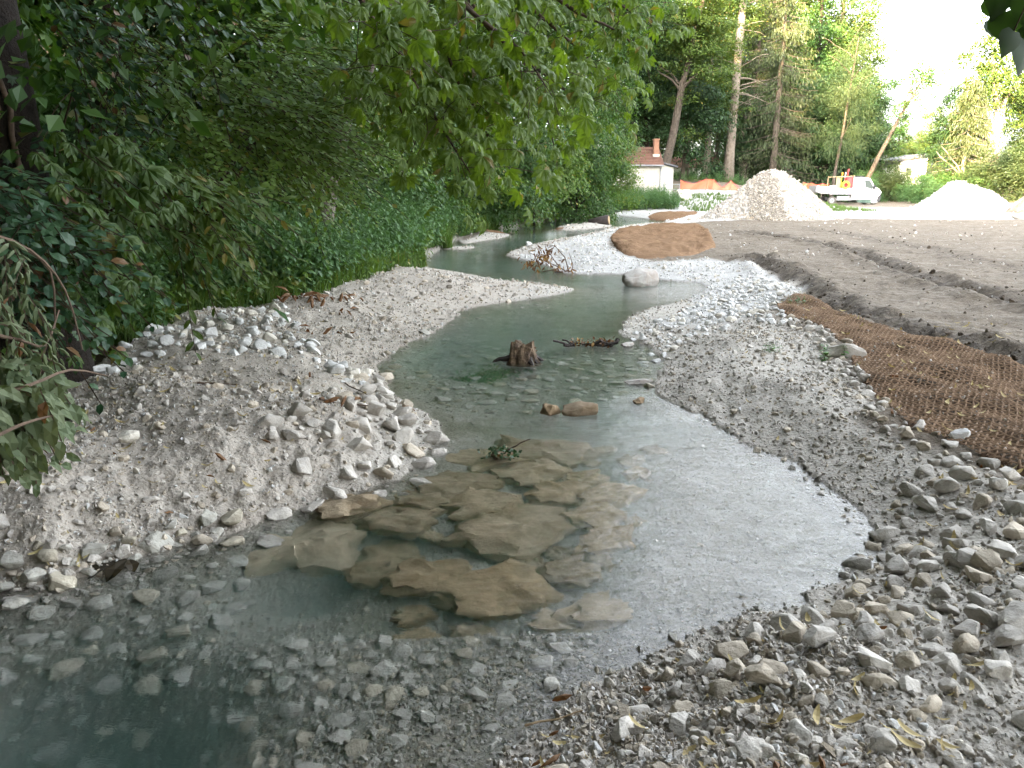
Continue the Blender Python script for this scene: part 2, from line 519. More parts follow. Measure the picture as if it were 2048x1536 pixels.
def land(x, y):
    """height and ground cover of every point"""
    r = np.hypot(x, y)
    dW = sdf(x, y, WATER)
    for I in ISLANDS:
        dW = np.maximum(dW, -sdf(x, y, I))
    near_r = sstep(22, 10, r)
    dW = dW + near_r * (0.075 * fbm(x, y, 3, 2.6) + 0.035 * fbm(x, y, 3, 9.0)) + 0.03 * fbm(x, y, 3, 1.1)
    dV = sdf(x, y, VEG)
    chalk = sstep(0.10, -0.15, sdf(x, y, CHALK) + 0.25 * fbm(x, y, 3, 1.7))
    grav = sstep(0.12, -0.12, sdf(x, y, GRAVEL) + 0.3 * fbm(x, y, 3, 1.3))
    left = sstep(0.4, -0.4, x + 0.02 * y * 0 - np.interp(y, [0, 3.4, 5, 7, 9, 12, 14, 17], [-1.2, -1.2, -1.0, -1.0, -0.9, -0.6, 0.2, 0.4])) * (y < 19)
    mats = np.zeros(x.shape)
    for P in MAT_POLY.values():
        sel = (x > P[:, 0].min() - 1) & (x < P[:, 0].max() + 1) & (y > P[:, 1].min() - 1) & (y < P[:, 1].max() + 1)
        if sel.any():
            mats[sel] = np.maximum(mats[sel], sstep(0.06, -0.2, sdf(x[sel], y[sel], P)))
    # dry land
    h = 0.05 * fbm(x, y, 4, 0.35) + 0.045 * fbm(x, y, 3, 1.1)
    h = h + np.where(y > 14, 0.05, 0.075) * mats * (0.6 + 1.5 * fbm(x, y, 3, 1.9))
    h = h + 0.04 * mats * (y > 14) * fbm(x, y, 3, 4.5)
    mud = np.zeros(x.shape)
    for P, w, a in RUTS:
        d = seg_dist(x, y, P, False) + 0.12 * fbm(x, y, 3, 2.5)
        h = h + a * (-np.exp(-(d / w) ** 2) + 0.75 * np.exp(-((d - 2.0 * w) / w) ** 2)) * (0.6 + 1.1 * vnoise(x * 2.7, y * 2.7)) * (1 - mats)
        mud = np.maximum(mud, (a / 0.16) ** 0.5 * np.exp(-(d / (2.0 * w)) ** 2))
    field = (1 - grav) * (1 - mats)
    h = h + field * (0.075 * np.abs(fbm(x, y, 4, 2.6)) + mud * 0.13 * np.abs(fbm(x, y, 4, 5.0)))
    # left gravel bar: low ridge along its middle, furrows, drop to the ditch
    h = h + left * (0.03 * sstep(0.2, 1.2, dW) * sstep(0.0, 0.5, dV) + 0.05 * fbm(x, y, 3, 2.2) + 0.09 * np.sin(2.1 * x + 3.4 * y + 3 * vnoise(x, y)) * 0.4)
    bw = np.where(y < 9, 0.85, 2.2)
    h = WL + 0.012 + (h - WL) * sstep(-0.02, 1, np.clip(dW, 0, 99) / bw) ** 0.8
    isl = np.ones(x.shape, bool)
    # wooded bank on the left
    dd = np.clip(-dV, 0, None)
    near = sstep(13, 7, y)
    slope = 0.25 + 0.22 * sstep(0, 5, dd)
    up = np.minimum(dd * slope, 13 + 0.06 * dd)
    up = up * np.where(y > 52, 0.25, 1.0)
    h = np.where(dV < 0, h * np.exp(-dd / 0.5) + up - 0.22 * near * np.exp(-((dd - 0.35) / 0.3) ** 2) + 0.12 * fbm(x, y, 4, 1.2) * sstep(0, 0.4, dd), h)
    h = np.where((dV < 0) & (dW > 0), np.maximum(h, WL + 0.03), h)
    # the ground climbs behind the white house and the first heap
    h = h + (1.25 * sstep(52, 66, y) + 1.1 * sstep(60, 82, y)) * sstep(27, 19, x) * sstep(0, 4, dW)
    h = h + 0.5 * sstep(60, 75, y) * sstep(36, 46, x)
    h = h + 0.25 * fbm(x, y, 3, 0.08) * sstep(60, 110, r)
    # under water
    di = np.clip(-dW, 0, None)
    soft = np.where(y < 3.1, 1.3, 0.45)
    dep = (0.22 + 0.55 * sstep(13, 20, y)) * (1 - np.exp(-di / soft))
    for px, py, rad, d in DEEP:
        c = at(px, py, WL - 0.2)
        dep = dep + d * np.exp(-((x - c[0]) ** 2 + (y - c[1]) ** 2) / rad ** 2) * sstep(0, 0.35, di)
    for px, py, rad, k in SHALLOW:
        c = at(px, py, WL)
        dep = dep * (1 - (1 - k) * np.exp(-((x - c[0]) ** 2 + (y - c[1]) ** 2) ** 2 / rad ** 4))
    bed = WL - 0.006 - dep + 0.05 * fbm(x, y, 4, 2.2) * sstep(0, 0.4, dep)
    h = np.where(dW < 0, np.minimum(bed, WL - 0.004), h)
    # fine relief of crushed stone, near only
    fine = sstep(16, 9, r) * (0.35 + 0.65 * sstep(-0.05, 0.3, dW))
    rough = (1 - mats) * np.where(dV < 0, 0.3, 1.0)
    patch = 0.45 + 0.9 * sstep(-0.2, 0.25, fbm(x + 9, y, 3, 0.9))
    h = h + fine * rough * patch * (0.026 * fbm(x, y, 3, 9.0) + 0.016 * np.abs(fbm(x, y, 3, 27.0)) * sstep(8, 5, r))
    h = np.where(dW < 0, np.minimum(h, WL - 0.002 - 0.03 * sstep(0, 0.25, di)), h)
    return h, dict(dW=dW, dV=dV, chalk=chalk, grav=grav, left=left, mats=mats, mud=mud)


# polar grid about the foot of the camera, finest in front of it
rr = [0.9]
while rr[-1] < 480:
    rr.append(rr[-1] + min(0.0019 * rr[-1] ** 2 + 0.002, (0.008 if rr[-1] < 45 else 0.016) * rr[-1]))
rr = np.array(rr)
aa = np.concatenate([np.linspace(-180, -46, 26)[:-1], np.linspace(-46, 46, 560), np.linspace(46, 180, 26)[1:]]) * math.pi / 180
GR, GA = np.meshgrid(rr, aa, indexing='ij')
GX, GY = GR * np.sin(GA), GR * np.cos(GA)
gh, GM = land(GX.ravel(), GY.ravel())
GH = gh.reshape(GX.shape)
G = {k: v.reshape(GX.shape) for k, v in GM.items()}
print('land', GX.size, round(time.time() - T0, 1))


def look(x, y, *keys):
    """height (and any named cover) at points, read from the grid"""
    x, y = np.atleast_1d(np.asarray(x, float)), np.atleast_1d(np.asarray(y, float))
    r = np.clip(np.hypot(x, y), rr[0], rr[-2])
    a = np.arctan2(x, y)
    fi, fa = np.interp(r, rr, np.arange(len(rr))), np.interp(a, aa, np.arange(len(aa)))
    i, j = np.clip(fi.astype(int), 0, len(rr) - 2), np.clip(fa.astype(int), 0, len(aa) - 2)
    u, v = fi - i, fa - j
    res = []
    for k in ('h',) + keys:
        A = GH if k == 'h' else G[k]
        res.append(A[i, j] * (1 - u) * (1 - v) + A[i + 1, j] * u * (1 - v) + A[i, j + 1] * (1 - u) * v + A[i + 1, j + 1] * u * v)
    return res[0] if not keys else res


def hz(x, y):
    return float(look(x, y)[0])


def ground_at(px, py):
    """where the sight line through a pixel of the photograph meets the ground"""
    d = ray(px, py)
    t = np.geomspace(1.2, 300, 4000)
    P = np.array([0, 0, CAM_H]) + t[:, None] * d
    k = np.argmax(P[:, 2] < look(P[:, 0], P[:, 1]))
    return P[k]


nr, na = GX.shape
idx = np.arange(nr * na).reshape(nr, na)
quads = np.stack([idx[:-1, :-1], idx[:-1, 1:], idx[1:, 1:], idx[1:, :-1]], -1).reshape(-1, 4)[:, ::-1]
V = np.stack([GX.ravel(), GY.ravel(), GH.ravel()], 1)
V = np.vstack([V, [[0, 0, -0.02]]])
fan = np.stack([np.full(na - 1, nr * na), idx[0, 1:], idx[0, :-1]], 1)[:, ::-1]


def set_attr(me, name, arr, typ='FLOAT'):
    a = me.attributes.new(name, typ, 'POINT')
    key = {'FLOAT': 'value', 'INT': 'value', 'FLOAT_VECTOR': 'vector'}[typ]
    a.data.foreach_set(key, np.asarray(arr, np.int32 if typ == 'INT' else np.float32).ravel())


t = NT('bare ground')
p = t.pos()
chalk_a, grav_a, mud_a, veg_a, wet_a, cream_a, bed_a = (t.attr(k) for k in ('chalk', 'gravel', 'mud', 'soil', 'wet', 'cream', 'bed'))
n_big, n_mid, n_fine = t.noise(p, 1.1, 5, 0.6), t.noise(p, 7, 6, 0.65), t.noise(p, 38, 5, 0.7)
cells = t.voro(p, 42, 'Color')
cell_v = t.n('SeparateColor')
t.L(cells, cell_v.inputs[0])
cell_v = cell_v.outputs[0]
cells2 = t.voro(p, 15, 'Color')
cell2 = t.n('SeparateColor')
t.L(cells2, cell2.inputs[0])
cell2 = cell2.outputs[1]
gravel_c = t.mix(t.ramp(n_mid, [(0.3, 0.0), (0.7, 1.0)]), (0.34, 0.31, 0.262), (0.47, 0.432, 0.378))
gravel_c = t.mix(t.ramp(n_big, [(0.42, 0.0), (0.62, 0.55)]), gravel_c, (0.31, 0.28, 0.24))
gravel_c = t.mix(t.math('MULTIPLY', cell_v, 0.45), gravel_c, (0.50, 0.48, 0.445))
cream_c = t.mix(t.ramp(n_mid, [(0.3, 0.0), (0.7, 1.0)]), (0.34, 0.295, 0.245), (0.47, 0.42, 0.36))
cream_c = t.mix(t.math('MULTIPLY', cell_v, 0.4), cream_c, (0.46, 0.425, 0.38))
chalk_c = t.mix(t.ramp(n_mid, [(0.35, 0.0), (0.65, 1.0)]), (0.33, 0.315, 0.295), (0.44, 0.43, 0.41))
chalk_c = t.mix(t.math('MULTIPLY', cell2, 0.5), chalk_c, (0.55, 0.54, 0.52))
mapp = t.n('Mapping')
t.L(p, mapp.inputs[0])
mapp.inputs['Rotation'].default_value = (0, 0, R(-52))
mapp.inputs['Scale'].default_value = (0.35, 1.6, 1)
streak = t.noise(mapp.outputs[0], 2.2, 6, 0.65)
field_c = t.mix(t.ramp(n_big, [(0.35, 0.0), (0.65, 1.0)]), (0.155, 0.125, 0.092), (0.215, 0.178, 0.135))
field_c = t.mix(t.ramp(streak, [(0.50, 0.0), (0.66, 0.75)]), field_c, (0.255, 0.222, 0.18))
field_c = t.mix(t.ramp(n_fine, [(0.56, 0.0), (0.66, 0.7)]), field_c, (0.34, 0.31, 0.27))
field_c = t.mix(t.ramp(n_mid, [(0.38, 0.75), (0.52, 0.0)]), field_c, (0.115, 0.09, 0.066))
mudf = t.math('MULTIPLY', mud_a, t.ramp(n_mid, [(0.30, 1.0), (0.66, 0.25)]))
field_c = t.mix(t.math('MULTIPLY', mudf, 1.15), field_c, (0.045, 0.037, 0.03))
soil_c = t.mix(t.ramp(n_mid, [(0.35, 0.0), (0.65, 1.0)]), (0.045, 0.034, 0.022), (0.095, 0.065, 0.038))
bed_c = t.mix(t.ramp(n_mid, [(0.3, 0.0), (0.7, 1.0)]), (0.29, 0.27, 0.22), (0.44, 0.42, 0.37))
bed_c = t.mix(t.ramp(n_big, [(0.50, 0.0), (0.66, 0.55)]), bed_c, (0.14, 0.125, 0.07))
col = t.mix(grav_a, field_c, gravel_c)
col = t.mix(cream_a, col, cream_c)
col = t.mix(chalk_a, col, chalk_c)
col = t.mix(veg_a, col, soil_c)
col = t.mix(bed_a, col, bed_c)
col = t.mix(t.math('MULTIPLY', wet_a, 0.45), col, t.mix(1.0, col, (0.5, 0.47, 0.43), 'MULTIPLY'))
b1 = t.bump(t.math('ADD', t.math('MULTIPLY', n_mid, 1.4), t.math('MULTIPLY', n_fine, 0.55)), 0.9, 0.03)
b0 = t.bump(t.math('ADD', t.noise(p, 2.6, 8, 0.68), t.math('MULTIPLY', streak, 0.7)), 0.8, 0.16, b1)
nf = t.n('Mix', data_type='VECTOR')
t.L(t.math('MAXIMUM', grav_a, t.math('MAXIMUM', cream_a, chalk_a)), nf.inputs[0])
t.L(b0, nf.inputs[4])
t.L(b1, nf.inputs[5])
b1 = nf.outputs[1]
b2 = t.bump(t.math('SUBTRACT', 1.0, t.voro(p, 42, 'Distance')), 0.55, 0.012, b1)
M['ground'] = t.fin(col, t.math('SUBTRACT', 0.95, t.math('MULTIPLY', wet_a, 0.35)), b2, 0.25)

ground_me = mesh_np('ground', V, [quads, fan], M['ground'], smooth=True)
dW, dV = G['dW'].ravel(), G['dV'].ravel()
veg_m = sstep(0.05, -0.25, dV + 0.15 * fbm(GX.ravel(), GY.ravel(), 3, 2.0))
for nm, A in (('chalk', G['chalk'].ravel()), ('gravel', np.clip(G['grav'].ravel() + sstep(0.3, 0, dW), 0, 1)), ('mud', G['mud'].ravel()), ('soil', np.clip(veg_m * (dW > 0.02) + G['mats'].ravel(), 0, 1)),
              ('wet', sstep(0.16, 0.0, dW) * (dW > -9)), ('cream', G['left'].ravel() * (1 - veg_m)), ('bed', sstep(0.02, -0.06, dW))):
    set_attr(ground_me, nm, np.append(A, 0.0))
tag(obj('ground', ground_me), kind='structure')

# ------------------------------------------------------------------ the stream
wet = GH < WL + 0.03
wq = quads[wet.ravel()[quads].any(1)]
used, inv = np.unique(wq.ravel(), return_inverse=True)
wx, wy = GX.ravel()[used], GY.ravel()[used]
RIF = [(1560, 1040, 1.15, 1.0), (1420, 900, 0.8, 1.0), (1180, 880, 0.65, 0.85), (1420, 1180, 0.5, 0.8), (1150, 1000, 0.6, 0.45), (1420, 580, 1.7, 1.0), (1280, 820, 0.35, 0.9), (950, 1280, 0.5, 0.35), (700, 1380, .5, .25)]
rif = np.zeros(len(used))
for px, py, rad, k in RIF:
    c = at(px, py, WL)
    rif = np.maximum(rif, k * np.exp(-(((wx - c[0]) ** 2 + (wy - c[1]) ** 2) / rad ** 2)))
fx, fy = 0.80, -0.60                                # the current's cross and along directions at the riffle
flow = wx * 0.35 - wy * 0.94
cross = wx * 0.94 + wy * 0.35
wave = rif * (0.0042 * fbm(flow * 1.6, cross * .7, 3, 8.0) + 0.0016 * fbm(flow * 1.6, cross * .8, 3, 24.0)) + 0.0018 * fbm(wx, wy * 1.0, 3, 5.0) * sstep(24, 10, wy)
wave = np.maximum(wave, -0.4 * np.clip(WL - GH.ravel()[used], 0, 1)) * sstep(-0.02, 0.02, WL - GH.ravel()[used])
water_me = mesh_np('stream', np.stack([wx, wy, np.full(len(used), WL) + wave], 1), inv.reshape(-1, 4)[:, ::-1], None, True)
set_attr(water_me, 'riffle', rif)
t = NT('stream water')
p = t.pos()
rf = t.attr('riffle')
mp = t.n('Mapping')
t.L(p, mp.inputs[0])
mp.inputs['Rotation'].default_value = (0, 0, R(20))
mp.inputs['Scale'].default_value = (1.0, 2.6, 1)
w1 = t.noise(mp.outputs[0], 7, 4, 0.55, 0.6)
w2 = t.noise(mp.outputs[0], 26, 3, 0.6, 0.4)
hgt = t.math('ADD', t.math('MULTIPLY', w1, 1.0), t.math('MULTIPLY', w2, 0.35))
amt = t.math('ADD', 0.22, t.math('MULTIPLY', rf, 0.78))
bn = t.n('Bump')
t.L(hgt, bn.inputs['Height'])
t.L(amt, bn.inputs['Strength'])
bn.inputs['Distance'].default_value = 0.0135
pp = t.p
pp.inputs['Base Color'].default_value = (1, 1, 1, 1)
pp.inputs['Transmission Weight'].default_value = 1.0
pp.inputs['IOR'].default_value = 1.33
pp.inputs['Roughness'].default_value = 0.02
t.L(bn.outputs[0], pp.inputs['Normal'])
vol = t.n('VolumePrincipled')
vol.inputs['Color'].default_value = (0.42, 0.90, 0.79, 1)
vol.inputs['Absorption Color'].default_value = (0.08, 0.62, 0.52, 1)
vol.inputs['Density'].default_value = 0.48
vol.inputs['Anisotropy'].default_value = 0.3
t.L(vol.outputs[0], t.out.inputs['Volume'])
water_me.materials.append(t.m)
tag(obj('stream', water_me), kind='structure')
t.m.cycles.homogeneous_volume = True


# ------------------------------------------------------------------ stones
def rock_mesh(name, seed, mat, flat=(1, 0.8, 0.62), n=15, bev=0.05, rough=0.0, cuts=2):
    """broken lump: hull of scattered points with softened arrises, about one unit across"""
    g = np.random.default_rng(seed)
    P = g.normal(size=(n, 3))
    P /= np.linalg.norm(P, axis=1, keepdims=True)
    P *= (0.42 + 0.12 * g.random((n, 1))) * np.array(flat)
    bm = bmesh.new()
    for q in P:
        bm.verts.new(q)
    bmesh.ops.convex_hull(bm, input=bm.verts)
    bmesh.ops.delete(bm, geom=[v for v in bm.verts if not v.link_faces], context='VERTS')
    bmesh.ops.dissolve_limit(bm, angle_limit=R(14), verts=bm.verts, edges=bm.edges)
    bmesh.ops.bevel(bm, geom=list(bm.edges), offset=bev, segments=1, affect='EDGES', clamp_overlap=True)
    bmesh.ops.triangulate(bm, faces=bm.faces)
    if rough:
        bmesh.ops.subdivide_edges(bm, edges=bm.edges, cuts=cuts, use_grid_fill=True)
        from mathutils import noise as mn
        for v in bm.verts:
            v.co += v.co.normalized() * rough * (mn.noise(v.co * 4 + Vector((seed, 0, 0))) + 0.5 * mn.noise(v.co * 11))
    me = bpy.data.meshes.new(name)
    bm.to_mesh(me)
    bm.free()
    if rough:
        me.polygons.foreach_set('use_smooth', [True] * len(me.polygons))
        me.set_sharp_from_angle(angle=R(24))
    me.materials.append(mat)
    return me


def rocks(name, mat, count, seed, **k):
    return [rock_mesh(name, seed + i, mat, **k) for i in range(count)]


KIT = {'stone': rocks('stone', M['stone'], 8, 100, n=18, bev=.05, rough=.05, cuts=1), 'white': rocks('white_stone', M['stone_white'], 7, 200, n=14, bev=0.035, rough=.045, cuts=1), 'cream': rocks('cream_stone', M['stone_cream'], 8, 300, n=14, bev=0.035, rough=.045, cuts=1),
       'wet': rocks('wet_stone', M['stone_wet'], 6, 400, n=16, flat=(1, 0.85, 0.5), rough=.04, cuts=1)}
PEB = {k: rocks(k + '_pebble', m, 5, 500 + 20 * i, n=9, bev=0.03) for i, (k, m) in enumerate((('stone', M['stone']), ('white', M['stone_white']), ('cream', M['stone_cream']), ('wet', M['stone_wet'])))}

_scatter_n = 0


def scatter(name, pts, scl, eul, variants, idx, parent=None, **tags):
    """one object whose surface is many small copies of a few meshes"""
    global _scatter_n
    _scatter_n += 1
    kit = bpy.data.collections.new('kit_%02d' % _scatter_n)
    for i, me in enumerate(variants):
        kit.objects.link(bpy.data.objects.new('kit_%02d_%02d' % (_scatter_n, i), me))
    n = len(pts)
    me = bpy.data.meshes.new(name)
    me.vertices.add(n)
    me.vertices.foreach_set('co', np.asarray(pts, np.float32).ravel())
    scl = np.asarray(scl, float)
    set_attr(me, 'grow', np.repeat(scl[:, None], 3, 1) if scl.ndim == 1 else scl, 'FLOAT_VECTOR')
    set_attr(me, 'turn', eul, 'FLOAT_VECTOR')
    set_attr(me, 'pick', idx, 'INT')
    o = obj(name, me, parent)
    ng = bpy.data.node_groups.new(name, 'GeometryNodeTree')
    ng.interface.new_socket('Geometry', in_out='INPUT', socket_type='NodeSocketGeometry')
    ng.interface.new_socket('Geometry', in_out='OUTPUT', socket_type='NodeSocketGeometry')
    gi, go = ng.nodes.new('NodeGroupInput'), ng.nodes.new('NodeGroupOutput')
    ip, ci = ng.nodes.new('GeometryNodeInstanceOnPoints'), ng.nodes.new('GeometryNodeCollectionInfo')
    ci.inputs['Collection'].default_value = kit
    ci.inputs['Separate Children'].default_value = True
    ci.inputs['Reset Children'].default_value = True
    ip.inputs['Pick Instance'].default_value = True

    def named(nm, typ):
        a = ng.nodes.new('GeometryNodeInputNamedAttribute')
        a.data_type = typ
        a.inputs['Name'].default_value = nm
        return next(s for s in a.outputs if s.enabled and s.name == 'Attribute')
    ng.links.new(gi.outputs[0], ip.inputs['Points'])
    ng.links.new(ci.outputs[0], ip.inputs['Instance'])
    ng.links.new(named('pick', 'INT'), ip.inputs['Instance Index'])
    ng.links.new(named('turn', 'FLOAT_VECTOR'), ip.inputs['Rotation'])
    ng.links.new(named('grow', 'FLOAT_VECTOR'), ip.inputs['Scale'])
    ng.links.new(ip.outputs[0], go.inputs[0])
    o.modifiers.new('scatter', 'NODES').node_group = ng
    return tag(o, kind='stuff', **tags)


def in_poly(P, n):
    lo, hi = P.min(0), P.max(0)
    out = np.zeros((0, 2))
    while len(out) < n:
        q = lo + (hi - lo) * rng.random((n * 2, 2))
        out = np.vstack([out, q[inside(q[:, 0], q[:, 1], P)]])
    return out[:n]


# zones of lumps: outline in the photograph, height of the outline, tries, size range, kind, label
ZONES = [
    ('heap', [(1270, 1380), (1300, 1330), (1400, 1270), (1500, 1240), (1620, 1200), (1720, 1150), (1760, 1090), (1850, 1080), (2060, 1150), (2300, 1250), (2300, 1400), (2080, 1400), (1800, 1370), (1600, 1400), (1420, 1420), (1280, 1420)], -0.08, 1500, (0.045, 0.165), 'stone',
     'grey stone of the lower right heap', 'stones of the lower right heap', 1.0),
    ('upper heap', [(1690, 1080), (1760, 1000), (1840, 930), (1900, 900), (2060, 970), (2300, 1050), (2300, 1260), (2050, 1150), (1850, 1085)], 0.0, 800, (0.05, 0.19), 'stone',
     'pale stone of the spread below the coir net', 'stones below the coir mat', 0.9),
    ('front', [(1080, 1536), (1150, 1440), (1300, 1420), (1600, 1400), (1900, 1380), (2100, 1420), (2100, 1600), (1080, 1620)], -0.05, 130, (0.05, 0.13), 'stone',
     'dusty stone in the mud at the bottom right', 'stones in the mud at the bottom right', 0.8),
    ('mat edge', [(1560, 640), (1590, 640), (1655, 668), (1700, 705), (1722, 745), (1750, 790), (1800, 842), (1900, 892), (1870, 925), (1760, 880), (1690, 800), (1660, 740), (1620, 690)], 0.0, 330, (0.05, 0.17), 'stone',
     'stone of the line along the coir net', 'stones along the coir mat edge', 0.9),
    ('ridge', [(170, 745), (230, 700), (300, 655), (380, 640), (470, 625), (560, 605), (600, 640), (640, 690), (740, 700), (720, 760), (600, 720), (480, 720), (360, 700), (260, 745), (190, 760)], 0.05, 520, (0.06, 0.23), 'white',
     'white stone of the left bank ridge', 'white stones on the left ridge', 1.0),
    ('waterline', [(480, 1050), (560, 960), (540, 900), (640, 860), (700, 800), (720, 740), (790, 700), (770, 760), (850, 815), (890, 855), (850, 925), (760, 975), (640, 1000), (545, 1030)], -0.1, 700, (0.05, 0.24), 'cream',
     'cream stone of the left waterline pile', 'stones at the left waterline', 1.0),
    ('left edge', [(-300, 1180), (0, 1150), (140, 1110), (300, 1080), (420, 1040), (490, 1040), (470, 1060), (340, 1100), (240, 1125), (120, 1165), (0, 1185), (-300, 1200)], -0.15, 300, (0.03, 0.09), 'cream',
     'stone of the lower left water edge', 'stones of the lower left water edge', 1.0),
    ('left bar', [(-200, 1000), (60, 910), (150, 830), (240, 740), (480, 730), (720, 770), (780, 830), (640, 880), (500, 960), (300, 1060), (0, 1150), (-200, 1170)], 0.03, 420, (0.035, 0.14), 'cream',
     'loose stone of the dusty left bank', 'stones scattered on the left bank', 0.9),
    ('point', [(600, 600), (800, 532), (930, 550), (1140, 580), (1000, 604), (910, 630), (790, 690), (700, 680)], 0.0, 420, (0.06, 0.17), 'cream',
     'stone of the left gravel tip', 'stones on the left gravel tip', 1.0),
    ('right bar', [(1260, 640), (1400, 590), (1480, 540), (1590, 570), (1545, 620), (1600, 660), (1480, 640), (1380, 670), (1290, 690)], 0.0, 900, (0.05, 0.17), 'white',
     'white stone of the right gravel bar', 'stones on the right gravel bar', 1.0),
    ('strip', [(1330, 690), (1480, 650), (1640, 690), (1710, 770), (1760, 860), (1860, 940), (1760, 1050), (1700, 990), (1600, 925), (1480, 870), (1340, 800)], -0.05, 1500, (0.02, 0.085), 'stone',
     'small stone of the grey strip between riffle and coir net', 'small stones of the grey right strip', 1.0),
    ('bed left', [(-200, 1190), (130, 1170), (350, 1110), (480, 1080), (500, 1200), (420, 1330), (200, 1420), (-100, 1380)], WL - 0.12, 1000, (0.05, 0.19), 'wet',
     'sunken stone of the lower left shallows', 'stones under water at the lower left', 1.0),
    ('bed front', [(350, 1500), (430, 1340), (560, 1260), (900, 1290), (1150, 1330), (1260, 1345), (1140, 1400), (960, 1520), (600, 1600)], WL - 0.1, 620, (0.03, 0.14), 'wet',
     'sunken stone of the bottom edge shallows', 'stones under water at the bottom edge', 1.0),
    ('bed mid', [(770, 740), (860, 680), (1000, 700), (1150, 720), (1290, 720), (1300, 800), (1150, 840), (900, 850), (800, 790)], WL - 0.15, 600, (0.08, 0.24), 'wet',
     'sunken stone of the middle pool', 'stones on the middle pool bed', 1.0)]
every = []
for zi, (zn, px, z, tries, (s0, s1), kind, label, group, dens) in enumerate(ZONES):
    P = poly(px, z)
    q = in_poly(P, tries)
    s = s0 + (s1 - s0) * rng.random(tries) ** 2.7
    q, s = q[np.argsort(-s)], np.sort(s)[::-1]
    keep = np.zeros(0, int)
    for i in range(tries):
        if len(keep) == 0 or (np.hypot(*(q[keep] - q[i]).T) > 0.40 * (s[keep] + s[i])).all():
            keep = np.append(keep, i)
    q, s = q[keep], s[keep]
    for (x, y), sz, h in zip(q, s, look(q[:, 0], q[:, 1])):
        every.append((x, y, h + sz * rng.uniform(-0.04, 0.20), sz, zi))
every = np.array(every)
big = every[:, 3] / np.hypot(every[:, 0], every[:, 1])
order = np.argsort(-big)
order = order[np.abs(np.arctan2(every[order, 0], every[order, 1])) < R(36)]
single, rest = order[:285], np.setdiff1d(np.arange(len(every)), order[:285])
print('lumps', len(every))
made = []
for i in single:
    x, y, z, sz, zi = every[i]
    zi = int(zi)
    kind, label, group = ZONES[zi][5:8]
    me = KIT[kind][rng.integers(len(KIT[kind]))]
    o = obj('stone', me, None, (x, y, z), (rng.uniform(-0.35, 0.35), rng.uniform(-0.35, 0.35), rng.uniform(0, 6.28)), tuple(sz * rng.uniform(0.88, 1.18, 3)))
    dims = sorted(np.ptp(np.array([v.co[:] for v in me.vertices]), axis=0) * np.array(o.scale), reverse=True)
    made.append([o, zi, sz, x, y, 'flat' if dims[2] < .52 * dims[0] else 'long' if dims[1] < .74 * dims[0] else 'blocky' if dims[2] > .66 * dims[0] else 'wedge shaped'])
for zi, zone in enumerate(ZONES):
    L = sorted([q for q in made if q[1] == zi], key=lambda q: -q[2])
    xs, ys = np.array([q[3] for q in L]), np.array([q[4] for q in L])
    for k, (o, _, sz, x, y, shape) in enumerate(L):
        size = ('largest', 'second largest', 'third largest')[k] if k < 3 else 'big' if k < len(L) / 3 else 'middling' if k < 2 * len(L) / 3 else 'little'
        side = ('left', 'central', 'right')[int(3 * (xs < x).mean() * .999)]
        deep = ('near', 'middle', 'far')[int(3 * (ys < y).mean() * .999)]
        place = {'left near': 'its near left end', 'right near': 'its near right end', 'central near': 'its near side', 'left far': 'its far left end', 'right far': 'its far right end', 'central far': 'its far side', 'left middle': 'its left side', 'right middle': 'its right side'}.get(side + ' ' + deep, 'its middle')
        noun, group = zone[6], zone[7]
        tag(o, '%s %s %s' % (size, shape, noun) + ('' if k < 3 else ', ' + place.replace('its ', '')), 'stone', group)
for kind in KIT:
    sel = [i for i in rest if ZONES[int(every[i, 4])][5] == kind]
    if sel:
        e = every[sel]
        scatter('small_stones', e[:, :3], e[:, 3], rng.uniform(-0.5, 0.5, (len(e), 3)) * [1, 1, 6.3], KIT[kind], rng.integers(0, len(KIT[kind]), len(e)))

# gravel: thinner with distance, everywhere that stone was spread
N = 300000
a = rng.uniform(-44, 44, N) * math.pi / 180
r = 1 / rng.uniform(1 / 46, 1 / 1.6, N)
far = rng.random(N) < 0.42
r[far] = np.exp(rng.uniform(math.log(6), math.log(46), far.sum()))
x, y = r * np.sin(a), r * np.cos(a)
h, dw, dv, ch, gr, lf, mt, md = look(x, y, 'dW', 'dV', 'chalk', 'grav', 'left', 'mats', 'mud')
size = np.exp(rng.normal(math.log(0.021), 0.45, N)) * np.maximum(1, r / 7.5) ** 0.9
size = np.minimum(size, 0.16)
clump = 0.35 + 0.9 * sstep(-0.15, 0.3, fbm(x, y, 3, 1.1))
prob = np.where(dw < 0, 0.5, np.maximum(ch * 1.0, np.maximum(lf * 0.9, gr * 0.55 + 0.05))) * clump
prob = np.where(dv < 0.03, 0.0, prob)
prob = np.where(mt > 0.25, 0.0, prob)
prob = np.where((dw < 0) & (r > 9), 0.0, prob)
prob = np.where((gr < 0.4) & (ch < 0.4) & (lf < .4), prob * 0.5, prob)
ok = rng.random(N) < prob
dice = rng.random(N)
kinds = np.where(dw < 0.0, 3, np.where(ch > 0.5, 1, np.where(lf > 0.5, np.where(dice < .2, 1, 2), np.where(dice < .45, 2, np.where(dice < .6, 1, 0)))))
pts = np.stack([x, y, h + size * 0.12], 1)
for k, nm in enumerate(('stone', 'white', 'cream', 'wet')):
    s_ = ok & (kinds == k)
    n = s_.sum()
    scatter('gravel', pts[s_], size[s_], rng.uniform(-3.1, 3.1, (n, 3)), PEB[nm], rng.integers(0, 5, n))
print('gravel', ok.sum(), round(time.time() - T0, 1))

# single rocks that stand out
ROCK = [rock_mesh('rock', 900 + i, M['stone_cream'], n=22, bev=0.04, rough=0.05, flat=f) for i, f in enumerate(((1, 0.8, 0.66), (1, 0.7, 0.6), (1.0, 0.75, 0.7)))]


